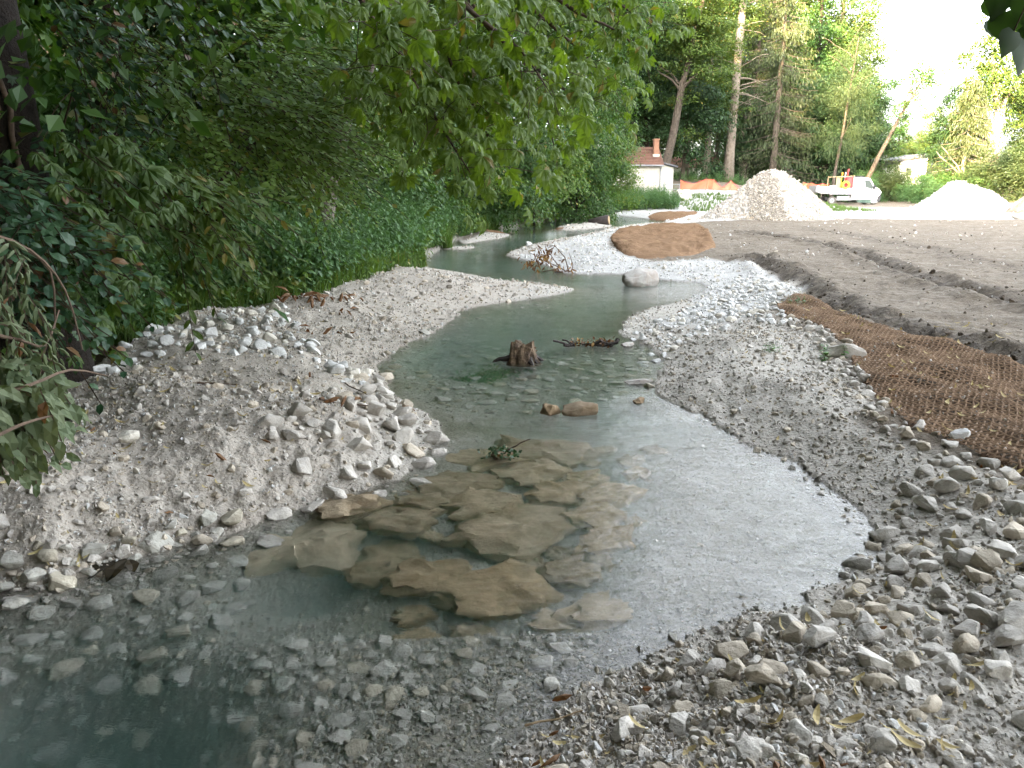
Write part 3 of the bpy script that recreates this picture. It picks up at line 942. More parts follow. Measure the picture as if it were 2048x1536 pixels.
def rock(name, me, px, py, z, size, rz, label, cat='rock', rot=(0, 0), group=None, scl=(1, 1, 1), mat=None):
    c = at(px, py, z)
    if mat:
        me = me.copy()
        me.materials[0] = mat
    o = obj(name, me, None, c, (rot[0], rot[1], rz), tuple(size * k for k in scl))
    return tag(o, label, cat, group)


M['boulder'] = mat_stone('weathered boulder', (0.46, 0.44, 0.41), (0.62, 0.55, 0.5), 0.01)
M['brown_rock'] = mat_stone('brown rock', (0.25, 0.195, 0.135), (0.55, 0.48, 0.4), 0.01)
rock('boulder', ROCK[0], 1279, 562, WL + 0.08, 0.86, 0.3, 'large rounded white boulder standing in the stream beside the gravel bar', 'boulder', scl=(1, 0.9, 1.15), mat=M['boulder'])
rock('rock', ROCK[1], 1057, 488, WL + 0.05, 0.36, 1.2, 'pale upright rock standing alone in the upper pool', rot=(1.3, 0.1), mat=M['stone_white'])
rock('rock', ROCK[2], 1101, 822, WL + 0.02, 0.22, 0.4, 'small rusty brown rock breaking the water, left one of the pair', rot=(0.2, 0.6), mat=M['brown_rock'])
rock('rock', ROCK[0], 1158, 822, WL + 0.02, 0.38, 0.1, 'long brown rock breaking the water, right one of the pair', scl=(1, 0.7, 0.8), mat=M['brown_rock'])
rock('rock', ROCK[1], 1278, 764, WL + 0.01, 0.32, 0.2, 'flat speckled pale rock awash by the right shore of the middle pool', scl=(1, 0.6, 0.4), mat=M['boulder'])
rock('rock', ROCK[0], 1255, 690, WL + 0.02, 0.22, 0.7, 'grey rock at the shore end of the dark driftwood', scl=(1, 0.7, 0.6), mat=M['boulder'])
rock('rock', ROCK[2], 1278, 802, WL + 0.01, 0.2, 0.9, 'small grey rock splashed at the head of the riffle', scl=(1, 0.7, 0.5), mat=M['brown_rock'])
o = rock('rock', ROCK[1], 1922, 873, 0.07, 0.19, 0.3, 'round pale stone lying alone on the coir mat', rot=(0.3, 0), scl=(0.9, 1.1, 1.2), mat=M['stone_white'])
rock('rock', ROCK[1], 1690, 706, 0.06, 0.42, -0.5, 'broad white block at the coir mat edge beside a green sprig', scl=(1, 0.75, 0.9), mat=M['stone'])
rock('rock', ROCK[0], 258, 873, 0.08, 0.15, 0.5, 'clean white stone lying alone on the dusty left bank', mat=M['stone_white'])
rock('rock', ROCK[2], 196, 738, 0.10, 0.24, 0.9, 'long white block at the lower end of the left stone ridge', scl=(1, 0.5, 0.5), mat=M['stone_white'])
rock('rock', ROCK[1], 2030, 1235, 0.03, 0.22, 0.9, 'big grey rock half cut by the right edge of the photo', mat=M['stone'])
rock('rock', ROCK[0], 1500, 1500, 0.02, 0.12, 0.4, 'egg shaped grey stone lying in the mud at the bottom edge', mat=M['stone'])
rock('rock', ROCK[2], 1600, 1475, 0.02, 0.14, 1.4, 'pointed pale stone lying in the mud at the bottom edge', mat=M['stone'])

# brown slabs laid on the bed under the riffle
def slab_mesh(name, seed, mat, n=11, t=0.26, ragged=0.16, box=False):
    """thick flat block with a ragged outline and a pitted top"""
    from mathutils import noise as mn
    g = np.random.default_rng(seed)
    a = np.sort(np.arange(n) / n * 2 * math.pi + g.normal(0, .16, n))
    rad = 0.5 * (1 + g.normal(0, ragged, n))
    if box:
        rad = 0.46 / np.maximum(np.abs(np.cos(a)), np.abs(np.sin(a))) * (1 + g.normal(0, .05, n))
    bm = bmesh.new()
    rings = []
    for f, z in ((.82, -t), (1.0, -.35 * t), (.96, .15 * t), (.84, .45 * t), (.45, .55 * t)):
        rings.append([bm.verts.new((math.cos(a[i]) * rad[i] * f + g.normal(0, .012), math.sin(a[i]) * rad[i] * f + g.normal(0, .012), z + g.normal(0, .06 * t))) for i in range(n)])
    c = bm.verts.new((0, 0, .58 * t))
    for r0, r1 in zip(rings[:-1], rings[1:]):
        for i in range(n):
            bm.faces.new((r0[i], r0[(i + 1) % n], r1[(i + 1) % n], r1[i]))
    for i in range(n):
        bm.faces.new((rings[-1][i], rings[-1][(i + 1) % n], c))
    bmesh.ops.subdivide_edges(bm, edges=bm.edges, cuts=2, use_grid_fill=True, smooth=.3)
    for v in bm.verts:
        q = v.co + Vector((seed, 0, 0))
        v.co += Vector((v.co.x, v.co.y, 0)) * .30 * mn.noise(q * 6) + Vector((0, 0, t * (.30 * mn.noise(q * 3) + .22 * mn.noise(q * 9))))
    me = bpy.data.meshes.new(name)
    bm.to_mesh(me)
    bm.free()
    me.polygons.foreach_set('use_smooth', [True] * len(me.polygons))
    me.set_sharp_from_angle(angle=R(42))
    me.materials.append(mat)
    return me


SLAB = [slab_mesh('slab', 950 + i, M['slab']) for i in range(7)]
SLABS = [(690, 1035, 0.42, 0.3, 0.5), (760, 1015, 0.26, 0.2, 0.7), (845, 1012, 0.36, 0.1, 0.8), (800, 1052, 0.34, -0.2, 0.75), (920, 985, 0.40, 0.2, 0.8), (960, 935, 0.55, 0.0, 0.5), (1080, 920, 0.55, -0.1, 0.6), (1060, 960, 0.42, 0.3, 0.7),
         (960, 1030, 0.42, 0.4, 0.9), (790, 1110, 0.36, 0.2, 0.9), (890, 1090, 0.40, -0.3, 0.8), (1040, 1070, 0.52, 0.5, 0.9), (1020, 1125, 0.46, 0.2, 0.8), (870, 1165, 0.34, 0.1, 0.8), (990, 1195, 0.50, 0.0, 0.5), (1110, 1085, 0.26, 0.8, 0.9),
         (1140, 1165, 0.26, 0.2, 0.8), (1110, 1225, 0.32, 0.5, 1.0), (1195, 1190, 0.32, 0.3, 0.8), (1255, 1235, 0.46, 0.6, 0.7), (1130, 1000, 0.34, 0.2, 0.8), (1190, 1050, 0.30, 0.4, 0.8), (860, 1215, 0.34, 0.0, 0.4), (1170, 975, 0.26, 0.0, 0.8),
         (1040, 1010, 0.35, 1.0, 0.8), (1220, 1010, 0.3, 0.3, 0.8), (1215, 1100, 0.3, 1.0, 0.8), (1000, 1150, .34, .6, .8), (930, 1045, .3, .9, .8), (1280, 1130, .42, .4, .8), (740, 1150, .22, .1, .8)]
laid, flat_rocks = [(*at(590, 1110, WL - .16)[:2], .62)], []


def spot(x, y, *keys):
    return '%s %s' % (('near', 'middle', 'far')[int(np.clip(3 * (y - keys[1][0]) / (keys[1][1] - keys[1][0] + 1e-6), 0, 2.99))], ('left', 'centre', 'right')[int(np.clip(3 * (x - keys[0][0]) / (keys[0][1] - keys[0][0] + 1e-6), 0, 2.99))])


for k, (px, py, s, rz, fl) in enumerate(SLABS):
    c = at(px, py, WL - 0.11)
    if any(math.hypot(c[0] - a, (c[1] - b) * 1.1) < .42 * (s + q) for a, b, q in laid):
        continue
    laid.append((c[0], c[1], s))
    hb = hz(c[0], c[1])
    o = obj('flat_rock', SLAB[k % 7], None, (c[0], c[1], min(hb + 0.07, WL - 0.055 - 0.16 * s) if k != 0 else WL - 0.05), (rng.uniform(-.1, .1), rng.uniform(-.1, .1), rz + rng.choice([0, math.pi])), (s * 1.45, s * (.5 + .5 * fl) * 1.3, s * 1.0))
    flat_rocks.append(o)
    tag(o, 'brown algae coated slab under the clear riffle water, ' + spot(c[0], c[1], (-.8, .9), (3.2, 5.6)) + ' of the slab field', 'flat rock', 'brown flat rocks under the riffle')
for k in range(240):
    c = at(rng.uniform(780, 1330), rng.uniform(910, 1290), WL - 0.12)
    s = rng.uniform(.12, .24)
    hb, dw = look(c[0], c[1], 'dW')
    if dw[0] > -.12 or any(math.hypot(c[0] - a, c[1] - b) < .53 * (s + q) for a, b, q in laid):
        continue
    laid.append((c[0], c[1], s))
    o = obj('flat_rock', SLAB[k % 7], None, (c[0], c[1], min(hb[0] + .02, WL - .10)), (rng.uniform(-.2, .2), rng.uniform(-.2, .2), rng.uniform(0, 6.28)), (s * 1.3, s, s * .9))
    tag(o, 'smaller brown flat rock wedged between the submerged slabs, ' + spot(c[0], c[1], (-.8, .9), (3.2, 5.6)) + ' of the slab field', 'flat rock', 'small brown flat rocks under the riffle')
c = at(590, 1110, WL - 0.16)
o = obj('flat_rock', slab_mesh('slab', 991, M['slab_pale'], 16, .3, .05, True), None, (c[0], c[1], WL - 0.22), (0.16, 0.02, 0.12), (0.78, 0.66, 0.66))
tag(o, 'largest submerged slab, a pale square block beside the left bank', 'flat rock')

# ------------------------------------------------------------------ leaves
def T_diamond(w=0.30, fold=0.07):
    return np.array([(0, 0, 0), (-w, .5, fold), (0, 1, -0.05), (w, .5, fold)]), np.array([(0, 2, 1), (0, 3, 2)])


def T_oval(w=0.30, fold=0.06, curl=0.10, y0=0.0):
    V = [(0, 0, 0), (0, .5, 0), (0, 1, -curl), (-w * .85, .28, fold), (-w * .8, .68, fold - curl * .4), (w * .85, .28, fold), (w * .8, .68, fold - curl * .4)]
    F = [(0, 1, 3), (3, 1, 4), (1, 2, 4), (0, 5, 1), (5, 6, 1), (1, 6, 2)]
    return np.array(V) + [0, y0, 0], np.array(F)


def T_obov(w=0.17, curl=0.22):
    V = [(0, 0, 0), (0, .62, 0), (0, 1, -curl), (-w, .68, .05), (-w * .55, .36, .04), (w, .68, .05), (w * .55, .36, .04)]
    F = [(0, 1, 4), (4, 1, 3), (1, 2, 3), (0, 6, 1), (6, 5, 1), (1, 5, 2)]
    return np.array(V), np.array(F)


def T_palmate(droop=0.35):
    Vs, Fs, o = [], [], 0
    for a, s in ((-108, .55), (-68, .8), (-34, .95), (0, 1.0), (34, .95), (68, .8), (108, .55)):
        V, F = T_obov(0.24, 0.16)
        V = V * s
        V[:, 2] -= droop * V[:, 1] ** 2 / max(s, .1)
        c, n = math.cos(R(a)), math.sin(R(a))
        V = np.stack([V[:, 0] * c + V[:, 1] * n, -V[:, 0] * n + V[:, 1] * c, V[:, 2]], 1)
        Vs.append(V)
        Fs.append(F + o)
        o += len(V)
    return np.vstack(Vs) * 0.62 + [0, 0.05, 0], np.vstack(Fs)


def T_ivy():
    rim = [(0, 0), (-.28, -.08), (-.5, .2), (-.26, .38), (-.42, .7), (-.14, .66), (0, 1.0), (.14, .66), (.42, .7), (.26, .38), (.5, .2), (.28, -.08)]
    V = [(0, .35, 0.05)] + [(x, y, -0.05 * abs(x)) for x, y in rim]
    return np.array(V), np.array([(0, 1 + (i + 1) % 12, 1 + i) for i in range(12)])


def T_wilt():
    V = [(0, 0, 0), (0, .45, .03), (0, .8, -.25), (-.16, .3, -.10), (-.10, .75, -.35), (.13, .35, -.12), (.12, .8, -.30), (0.02, 1.0, -.55)]
    F = [(0, 1, 3), (3, 1, 4), (1, 2, 4), (2, 7, 4), (0, 5, 1), (5, 6, 1), (1, 6, 2), (2, 6, 7)]
    return np.array(V), np.array(F)


def unit(v):
    return v / (np.linalg.norm(v, axis=-1, keepdims=True) + 1e-9)


def leaves(T, pos, fwd, nrm, size):
    """one leaf of template T at each point, along fwd, facing nrm"""
    TV, TF = T
    n = len(pos)
    y = unit(fwd)
    x = unit(np.cross(y, nrm))
    z = np.cross(x, y)
    size = np.broadcast_to(size, (n,))[:, None, None]
    V = pos[:, None, :] + size * (TV[None, :, 0:1] * x[:, None] + TV[None, :, 1:2] * y[:, None] + TV[None, :, 2:3] * z[:, None])
    F = TF[None] + (np.arange(n) * len(TV))[:, None, None]
    return V.reshape(-1, 3), F.reshape(-1, TF.shape[1])


def join(parts):
    Vs, Fs, o = [], [], 0
    for V, F in parts:
        Vs.append(V)
        Fs.append(np.asarray(F) + o)
        o += len(V)
    return np.vstack(Vs), np.vstack(Fs)


def cloud(rx, ry, rz, nclump, per, leaf, T, droop=0.5, clump=0.26, fill=0.42, flat=0.55, top=1.0):
    """leaves gathered in clumps through an uneven crown"""
    d = unit(rng.normal(size=(nclump, 3)))
    lump = 1 + 0.28 * np.sin(3 * d[:, 0] + 1.3) * np.cos(2.6 * d[:, 1]) + 0.16 * rng.normal(size=nclump)
    C = d * (rng.random(nclump) ** fill * lump)[:, None] * np.array([rx, ry, rz])
    C[:, :2] *= np.interp(C[:, 2] / rz, [-1, -.3, .6, 1.1], [1, 1, .9, top])[:, None]
    cr = clump * (rx + ry) / 2 * rng.uniform(0.65, 1.35, nclump)
    k = np.repeat(np.arange(nclump), per)
    o = rng.normal(size=(len(k), 3)) * 0.55
    o[:, 2] *= flat
    o[:, 2] -= 0.25 * (o[:, 0] ** 2 + o[:, 1] ** 2)
    pos = C[k] + o * cr[k][:, None]
    out = unit(np.concatenate([o[:, :2] + 0.5 * d[k][:, :2], np.zeros((len(k), 1))], 1))
    fwd = out + np.array([0, 0, -droop]) + rng.normal(size=pos.shape) * 0.45
    nrm = np.array([0, 0, 1.0]) + 0.55 * out + 0.25 * d[k] + rng.normal(size=pos.shape) * 0.35
    return leaves(T, pos, fwd, nrm, leaf * rng.uniform(0.7, 1.3, len(pos)))


def leafmesh(name, VF, mat):
    return mesh_np(name, VF[0], VF[1], mat, False)


BROAD = [leafmesh('crown', cloud(4.6, 4.6, 10.5, 190, 230, 0.17, T_diamond(.33), 0.6, 0.24), M['broad']) for _ in range(2)]
DARKC = leafmesh('crown', cloud(4.6, 4.6, 7.5, 150, 170, 0.24, T_diamond(.36), 0.7, 0.25), M['broad_dark'])
PALEC = leafmesh('crown', cloud(4.0, 4.0, 6.5, 130, 150, 0.20, T_diamond(.33), 0.5, 0.22, 0.5, 0.4), M['broad_light'])
LIMEC = [leafmesh('crown', cloud(6.0, 6.0, 11.0, 150, 210, 0.26, T_diamond(.36), 0.6, 0.22), M['broad_light'] if k else M['broad']) for k in range(2)]
AIRY = leafmesh('crown', cloud(3.6, 3.6, 7.0, 120, 120, 0.20, T_diamond(.16), 0.9, 0.26, 0.5, 0.7), M['willow'])
print('crowns', round(time.time() - T0, 1))


def conifer_crown(h, r, n, mat):
    """tiers of drooping boughs hung with sprays"""
    parts, wood = [], MB()
    for i in range(n):
        t = (i + rng.random()) / n
        z, L = h * t, r * (1 - t) ** 0.7 * rng.uniform(0.65, 1.1) + 0.3
        a = rng.uniform(0, 6.28)
        u = np.linspace(0.12, 1, 7)
        P = np.stack([np.cos(a) * L * u, np.sin(a) * L * u, z - 0.35 * L * u + 0.12 * L * u ** 3], 1)
        wood.tube(P[::2], np.linspace(.05, .012, 4), 4, False)
        k = rng.integers(0, 7, 90)
        pos = P[k] + rng.normal(size=(90, 3)) * [0.22, 0.22, 0.12]
        pos[:, 2] -= rng.random(90) * 0.7
        fwd = np.stack([np.cos(a) * np.ones(90) * .3, np.sin(a) * np.ones(90) * .3, -np.ones(90)], 1) + rng.normal(size=(90, 3)) * .3
        parts.append(leaves(T_diamond(.13, .03), pos, fwd, rng.normal(size=(90, 3)), rng.uniform(.25, .5, 90)))
    return leafmesh('crown', join(parts), mat), wood


def trunk_mesh(P, r0, r1, limbs=(), n=9, flare=1.35):
    m = MB()
    P = np.asarray(P, float)
    rad = np.linspace(r0, r1, len(P))
    rad[0] *= flare
    m.tube(P, rad, n)
    for t, d, L, lr in limbs:
        i = t * (len(P) - 1)
        k = int(i)
        b = P[k] + (P[min(k + 1, len(P) - 1)] - P[k]) * (i - k)
        m.tube(wander(b, b + np.asarray(d, float) / np.linalg.norm(d) * L, 6, 0.12, -0.06), np.linspace(lr, lr * .3, 6), 6)
    return m


def tree(name, label, x, y, height, r, crown=None, cz=None, cs=1.0, bark='bark', lean=(0, 0), limbs=5, group=None, cat='tree', rz=None, coff=(0, 0), z=None, ivy=0):
    z = hz(x, y) - 0.1 if z is None else z
    e = empty(name, (x, y, z), 0, label, cat, group)
    P = wander((0, 0, 0), (lean[0], lean[1], height), 9, 0.05)
    lb = [(rng.uniform(.35, .95), (math.cos(a), math.sin(a), rng.uniform(.4, 1.0)), height * rng.uniform(.14, .25), r * rng.uniform(.25, .45)) for a in rng.uniform(0, 6.28, limbs)]
    trunk_mesh(P, r, r * .35, lb).build('trunk', M[bark], e, True)
    if crown:
        o = obj('crown', crown, e, (lean[0] * .8 + coff[0], lean[1] * .8 + coff[1], cz), (0, 0, rng.uniform(0, 6.28) if rz is None else rz), cs)
    return e


# wooded left bank: tall trees in three rows up the slope
ROW = [(-7.4, 8.5), (-6.6, 13.5), (-7.0, 19.5), (-5.6, 25.5), (-4.2, 31.5), (-2.2, 37.5), (0.8, 43.0), (3.6, 49.0),
       (-13.5, 6.0), (-13, 12.5), (-13.0, 19), (-12, 26), (-10.5, 33), (-8.5, 40), (-5.5, 47), (-2.0, 54), (2.0, 60),
       (-20, 10), (-20, 18), (-19, 27), (-5, 68), (-1, 72), (5, 66), (9, 72)]
HOW = ['straight', 'slightly leaning', 'ivy clad', 'forked', 'slender', 'stout', 'shaded', 'dense']
for i, (x, y) in enumerate(ROW):
    first = i < 8
    s = rng.uniform(0.9, 1.1)
    lab = ('tall broadleaf tree overhanging the water, number %s along the wooded bank from the near end' % ['one', 'two', 'three', 'four', 'five', 'six', 'seven', 'eight'][i]) if first else 'tall broadleaf tree deep in the wood behind the bank trees'
    lab = {0: 'nearest tall leafy tree of the bank wood, in deep shade', 1: 'tall leafy tree behind the hazel bush', 2: 'tall leafy tree behind the overhanging chestnut leaves', 3: 'tall leafy tree above the first gravel island',
           4: 'tall leafy tree above the upper pool', 5: 'tall leafy tree above the far coir strip', 6: 'tall leafy tree of the bank wood, second from the white house', 7: 'tall leafy tree whose boughs hang over the white house roof'}.get(i, lab)
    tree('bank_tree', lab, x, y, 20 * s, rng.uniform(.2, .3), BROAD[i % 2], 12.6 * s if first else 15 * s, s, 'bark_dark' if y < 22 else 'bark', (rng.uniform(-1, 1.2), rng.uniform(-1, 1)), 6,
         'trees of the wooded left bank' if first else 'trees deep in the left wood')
# low boughs that close the wall of leaves between trunk and water
LOW = [(-5.6, 17.0, 2.6, .8), (-5.0, 21.5, 2.9, .9), (-3.8, 26.5, 3.2, .95), (-2.6, 30.5, 3.4, .95), (-0.8, 34.5, 3.5, 1.0), (1.0, 39.0, 3.6, 1.0), (3.4, 43.5, 3.6, 1.0), (5.2, 48.5, 3.6, .9), (-9.5, 9.5, 4.6, 1.5), (-8.6, 12.5, 4.6, 1.5), (-7.6, 15.8, 4.4, 1.4), (-10.5, 7.0, 4.6, 1.5), (-7.5, 21, 4.6, 1.5)]
BUSHC = [leafmesh('foliage', cloud(2.6, 2.6, 2.9, 85, 210, 0.13, T_diamond(.36), 0.7, 0.26), M[k]) for k in ('broad', 'hazel')]
LOWL = ['low leafy thicket behind the sloping chestnut trunk', 'low leafy thicket above the nettles by the first gravel island', 'low leafy thicket with pale walnut like leaves', 'rounded thicket overhanging the upper pool',
        'dark thicket with a hollow at its foot', 'green thicket beside the dead brown brush', 'tall thicket at the bend of the stream', 'thicket hiding the left end of the white house'] + ['dark thicket behind the hazel bush, second from the near end', 'dark thicket behind the hazel bush, in the middle', 'dark thicket behind the hazel bush, second from the far end', 'dark thicket beside the great ivy wound trunk', 'dark thicket at the far end behind the sloping chestnut trunk']
for i, (x, y, z, s) in enumerate(LOW):
    e = empty('thicket', (x, y, hz(x, y)), 0, LOWL[i], 'bush', 'thickets along the left bank' if i < 8 else 'dark thickets behind the hazel bush')
    trunk_mesh(wander((0, 0, -.1), (.3, 0, 3.2), 5, .1), .09, .03, [(.5, (1, 0, .8), 1.6, .04), (.4, (-.5, -1, .8), 1.6, .04)], 6).build('stem', M['bark_dark'], e)
    obj('foliage', BUSHC[i % 2], e, (0.3, 0, z), (0, 0, rng.uniform(0, 6)), (1.0 * s, 1.0 * s, 1.15 * s))
# wood behind the photographer, which keeps the foreground in shade
bp = np.array([(x + rng.uniform(-2, 2), y + rng.uniform(-2, 2), 13.5) for x in (-30, -23, -16.5, -10, -3.5, 3, 9) for y in (-9, -13, -18, -24, -31, -38)] + [(-9, -1, 14), (-15, 0, 14), (-22, 2, 16), (-9.5, 3.5, 14), (-5.5, -4, 10), (-3, -7, 9), (-9, -7, 9), (-13, -4, 8), (0, -9, 9), (4, -10, 9), (-6, -12, 8)])
over = np.array([(2.5, -1.5, 13), (-2.5, 2.5, 12.5), (-5, 6, 13), (-7, 2.5, 10), (-8.5, 6, 11), (-6, 10, 13), (0, -6, 12), (6, -8, 13)])   # flattened trunkless crowns, added overhead out of view to cut the sky light below
nb = len(bp)
bp = np.vstack([bp, over])
scatter('woodland_and_added_boughs', bp, np.where(np.arange(len(bp))[:, None] < nb, [[1.05, 1.05, 1.1]], [[1.0, 1.0, .38]]), np.stack([bp[:, 0] * 0, bp[:, 0] * 0, rng.uniform(0, 6, len(bp))], 1), BROAD, rng.integers(0, 2, len(bp)))
# dead brown brush under the thickets
for px, py, lab in ((945, 410, 'tangle of dead brown stems under the thicket by the bend'), (1010, 408, 'small tangle of dead brown stems at the foot of the bank')):
    c = ground_at(px, py)
    m = MB()
    for k in range(40):
        a = rng.uniform(-.7, .7)
        m.tube(wander((rng.uniform(-.8, .8), rng.uniform(-.4, .4), 0), (rng.uniform(-1.2, 1.2), rng.uniform(-.6, .2), rng.uniform(.4, 1.3)), 4, .2, .1), .012, 3, False)
    o = m.build('dead_brush', M['twig_dead'])
    o.location = c
    tag(o, lab, 'dead brush')

# ------------------------------------------------------------------ far trees across the site
x, y, z = at_y(1458, 362, 78)
for px, Yd, r, ztop, lab in ((1456, 78, .46, 26, 'pale straight spruce trunk, the thicker of the two behind the orange netting'), (1412, 81, .34, 26, 'thin straight spruce trunk near the orange netting\'s left end')):
    c = at_y(px, 360, Yd)
    e = empty('spruce', (c[0], Yd, hz(c[0], Yd) - .1), 0, lab, 'tree', 'bare trunked spruces')
    lm = [(rng.uniform(.25, .7), (math.cos(a), math.sin(a), rng.uniform(-.3, .3)), rng.uniform(1.5, 3.6), .05) for a in rng.uniform(-1.2, 1.2, 14)]
    trunk_mesh(wander((0, 0, 0), (.5 if px > 1430 else -.3, 0, ztop), 9, .02), r, r * .6, lm).build('trunk', M['bark_pale'], e, True)
    cr = leafmesh('crown', cloud(3.3, 3.3, 6.5, 60, 120, .22, T_diamond(.28), 0.9, .3, .6, .6), M['broad_light'])
    obj('crown', cr, e, (.3, 0.5, 17), (0, 0, 0), (1, 1, 1))
    sp = leafmesh('low_boughs', cloud(2.2, 2.2, 4.0, 26, 80, .2, T_diamond(.28), 1.0, .3, .6, .35), M['broad_light'])
    obj('low_boughs', sp, e, (-1.2 if px > 1430 else 0.8, -0.6, 8.5))
for px, Yd, h, r, lab in ((1545, 80, 24, 5.0, 'big drooping dark conifer behind the front gravel heap'), (1500, 90, 26, 4.0, 'slim drooping conifer behind the thick pale spruce trunk')):
    c = at_y(px, 350, Yd)
    e = empty('conifer', (c[0], Yd, hz(c[0], Yd) - .1), 0, lab, 'tree', 'drooping conifers')
    cr, wood = conifer_crown(h - 1.5, r, 150, M['conifer'])
    wood.tube([(0, 0, -1.5), (0, 0, h * .5), (0, 0, h - 2)], [.4, .25, .04], 8)
    w = wood.build('trunk', M['bark'], e)
    w.location = (0, 0, 1.5)
    obj('crown', cr, e, (0, 0, 1.5))
FAR = [  # column, distance, height, trunk radius, crown, crown centre height, scale, bark, lean, label
    (1322, 68, 17, .40, PALEC, 12.5, 1.0, 'bark', (3.2, 0), 'leaning pale trunked tree rising behind the white house'),
    (1368, 76, 13, .35, DARKC, 7.4, .95, 'bark', (0, 0), 'dark round chestnut tree right of the white house'),
    (1300, 84, 20, .35, LIMEC[0], 12, .95, 'bark', (0, 0), 'broad green tree behind the white house chimney'),
    (1430, 96, 22, .35, LIMEC[1], 14, 1.0, 'bark', (0, 0), 'sunlit pale green tree behind the two bare trunks'),
    (1488, 84, 10, .62, DARKC, 5.8, .62, 'bark_pale', (0, 0), 'dark low chestnut with a stout trunk behind the netting'),
    (1610, 94, 24, .4, LIMEC[0], 11, 1.0, 'bark_dark', (0, 0), 'big shaded lime tree behind the truck'),
    (1655, 100, 27, .4, LIMEC[1], 17, 1.1, 'bark', (0, 0), 'tallest sunlit lime tree, at the edge of the open sky'),
    (1560, 104, 28, .4, LIMEC[1], 18, 1.1, 'bark', (0, 0), 'tall sunlit lime tree behind the drooping conifer'),
    (1648, 82, 9, .5, DARKC, 6.6, .8, 'bark_dark', (0, 0), 'dark tree with a black trunk just behind the truck bed'),
    (1600, 84, 10, .3, DARKC, 6.2, .72, 'bark_dark', (0, 0), 'dark spreading tree right of the front gravel heap'),
    (1720, 92, 10, .3, DARKC, 6.4, .85, 'bark_dark', (0, 0), 'dark bushy tree behind the leaning trunk'),
    (1664, 77, 15, .17, AIRY, 10.0, .95, 'bark', (1.2, 0), 'slender airy tree with a pale thin trunk above the truck cab'),
    (1790, 150, 12, .3, PALEC, 7, 1.3, 'bark', (0, 0), 'small distant sunlit tree left of the white building'),
    (1850, 160, 14, .3, LIMEC[1], 8, .8, 'bark', (0, 0), 'distant sunlit tree above the white building'),
    (1905, 84, 12, .3, DARKC, 6.0, .75, 'bark', (0, 0), 'dark round tree right of the white building'),
    (2110, 88, 26, .4, LIMEC[1], 15, 1.1, 'bark_pale', (0, 0), 'large sunlit lime tree cut by the right edge of the photo'),
    (1252, 76, 12, .3, DARKC, 7.2, 1.0, 'bark_dark', (0, 0), 'dark full tree just left of and behind the white house'),
    (1290, 74, 12, .3, DARKC, 8.2, .8, 'bark_dark', (0, 0), 'dark tree directly behind the white house roof'),
    (1270, 92, 22, .4, LIMEC[0], 13, 1.15, 'bark', (0, 0), 'full green tree behind the left end of the white house'),
    (1345, 104, 24, .4, LIMEC[0], 14, 1.2, 'bark', (0, 0), 'full green tree between the white house and the bare trunks, far back'),
    (1400, 112, 26, .4, LIMEC[1], 16, 1.2, 'bark', (0, 0), 'tall sunlit tree far back between the bare trunks'),
    (1460, 108, 24, .4, LIMEC[0], 12, 1.2, 'bark_dark', (0, 0), 'dark full tree far back behind the thick bare trunk'),
    (1535, 110, 26, .4, LIMEC[0], 11, 1.2, 'bark_dark', (0, 0), 'dark full tree far back behind the front heap'),
    (1690, 108, 22, .4, LIMEC[0], 10, 1.0, 'bark_dark', (0, 0), 'full tree far back behind the airy tree'),
    (1690, 90, 9, .3, DARKC, 6.0, .8, 'bark_dark', (0, 0), 'dark leafy tree directly above the truck cab'),
    (2075, 96, 20, .4, LIMEC[0], 9, 1.0, 'bark_pale', (0, 0), 'shaded lower lime tree at the right edge of the photo')]
for px, Yd, h, r, cr, cz, cs, bark, lean, lab in FAR:
    c = at_y(px, 355, Yd)
    tree('far_tree', lab, c[0], Yd, h, r, cr, cz, cs, bark, lean, 6, 'trees across the site')
# tree leaning to the right over the open sky
c = at_y(1716, 352, 79)
tp = at_y(1838, 170, 79)
e = empty('leaning_tree', (c[0], 79, hz(c[0], 79)), 0, 'thin tree leaning far to the right against the open sky', 'tree')
d = tp - np.array(e.location)
lb = [(.75, (.2, 0, 1), 3.0, .09), (.85, (1.2, .2, .8), 2.6, .07), (.9, (-.6, 0, 1), 2.4, .07), (.97, (.6, -.3, 1), 2.6, .06), (.8, (.8, .3, .3), 2.2, .05)]
trunk_mesh(wander((0, 0, 0), d, 9, .03, -.03), .26, .09, lb).build('trunk', M['bark'], e, True)
obj('crown', leafmesh('crown', cloud(2.6, 2.2, 2.6, 34, 60, .22, T_diamond(.33), .6, .3, .6, .6), M['broad']), e, tuple(d + np.array([.5, 0, .9])))
obj('low_crown', leafmesh('crown', cloud(1.4, 1.4, 2.2, 16, 60, .22, T_diamond(.33), .6, .35, .6, .6), M['broad']), e, tuple(d * .72 + np.array([.2, 0, 0])))
# bright many stemmed tree and the dark conifer on the right
c = at_y(1990, 330, 82)
e = empty('forked_tree', (c[0], 82, hz(c[0], 82)), 0, 'sunlit tree with bright bare forking limbs near the right edge', 'tree')
m = MB()
for p in ([(1960, 300), (1975, 230), (1950, 190), (1925, 170)], [(1985, 320), (2000, 240), (2010, 200), (2040, 160)], [(1975, 320), (1995, 230), (1990, 180), (1985, 110)], [(1985, 260), (1960, 215), (1935, 200)]):
    P = smooth_poly(np.array([at_y(q[0], q[1], 82) for q in p]) - np.array(e.location), 3, False)
    P[0] = (rng.uniform(-.3, .3), 0, 1.0)
    m.tube(P, np.linspace(.42, .12, len(P)), 7)
m.tube([(0, 0, -.2), (0, 0, 1.6)], [.7, .5], 9)
m.build('trunk', M['bark_pale'], e, True)
obj('crown', leafmesh('crown', cloud(4.6, 4.2, 5.5, 95, 130, .24, T_diamond(.34), .6, .22, .4, .5), M['broad_light']), e, (-0.6, 1.2, 12.5))
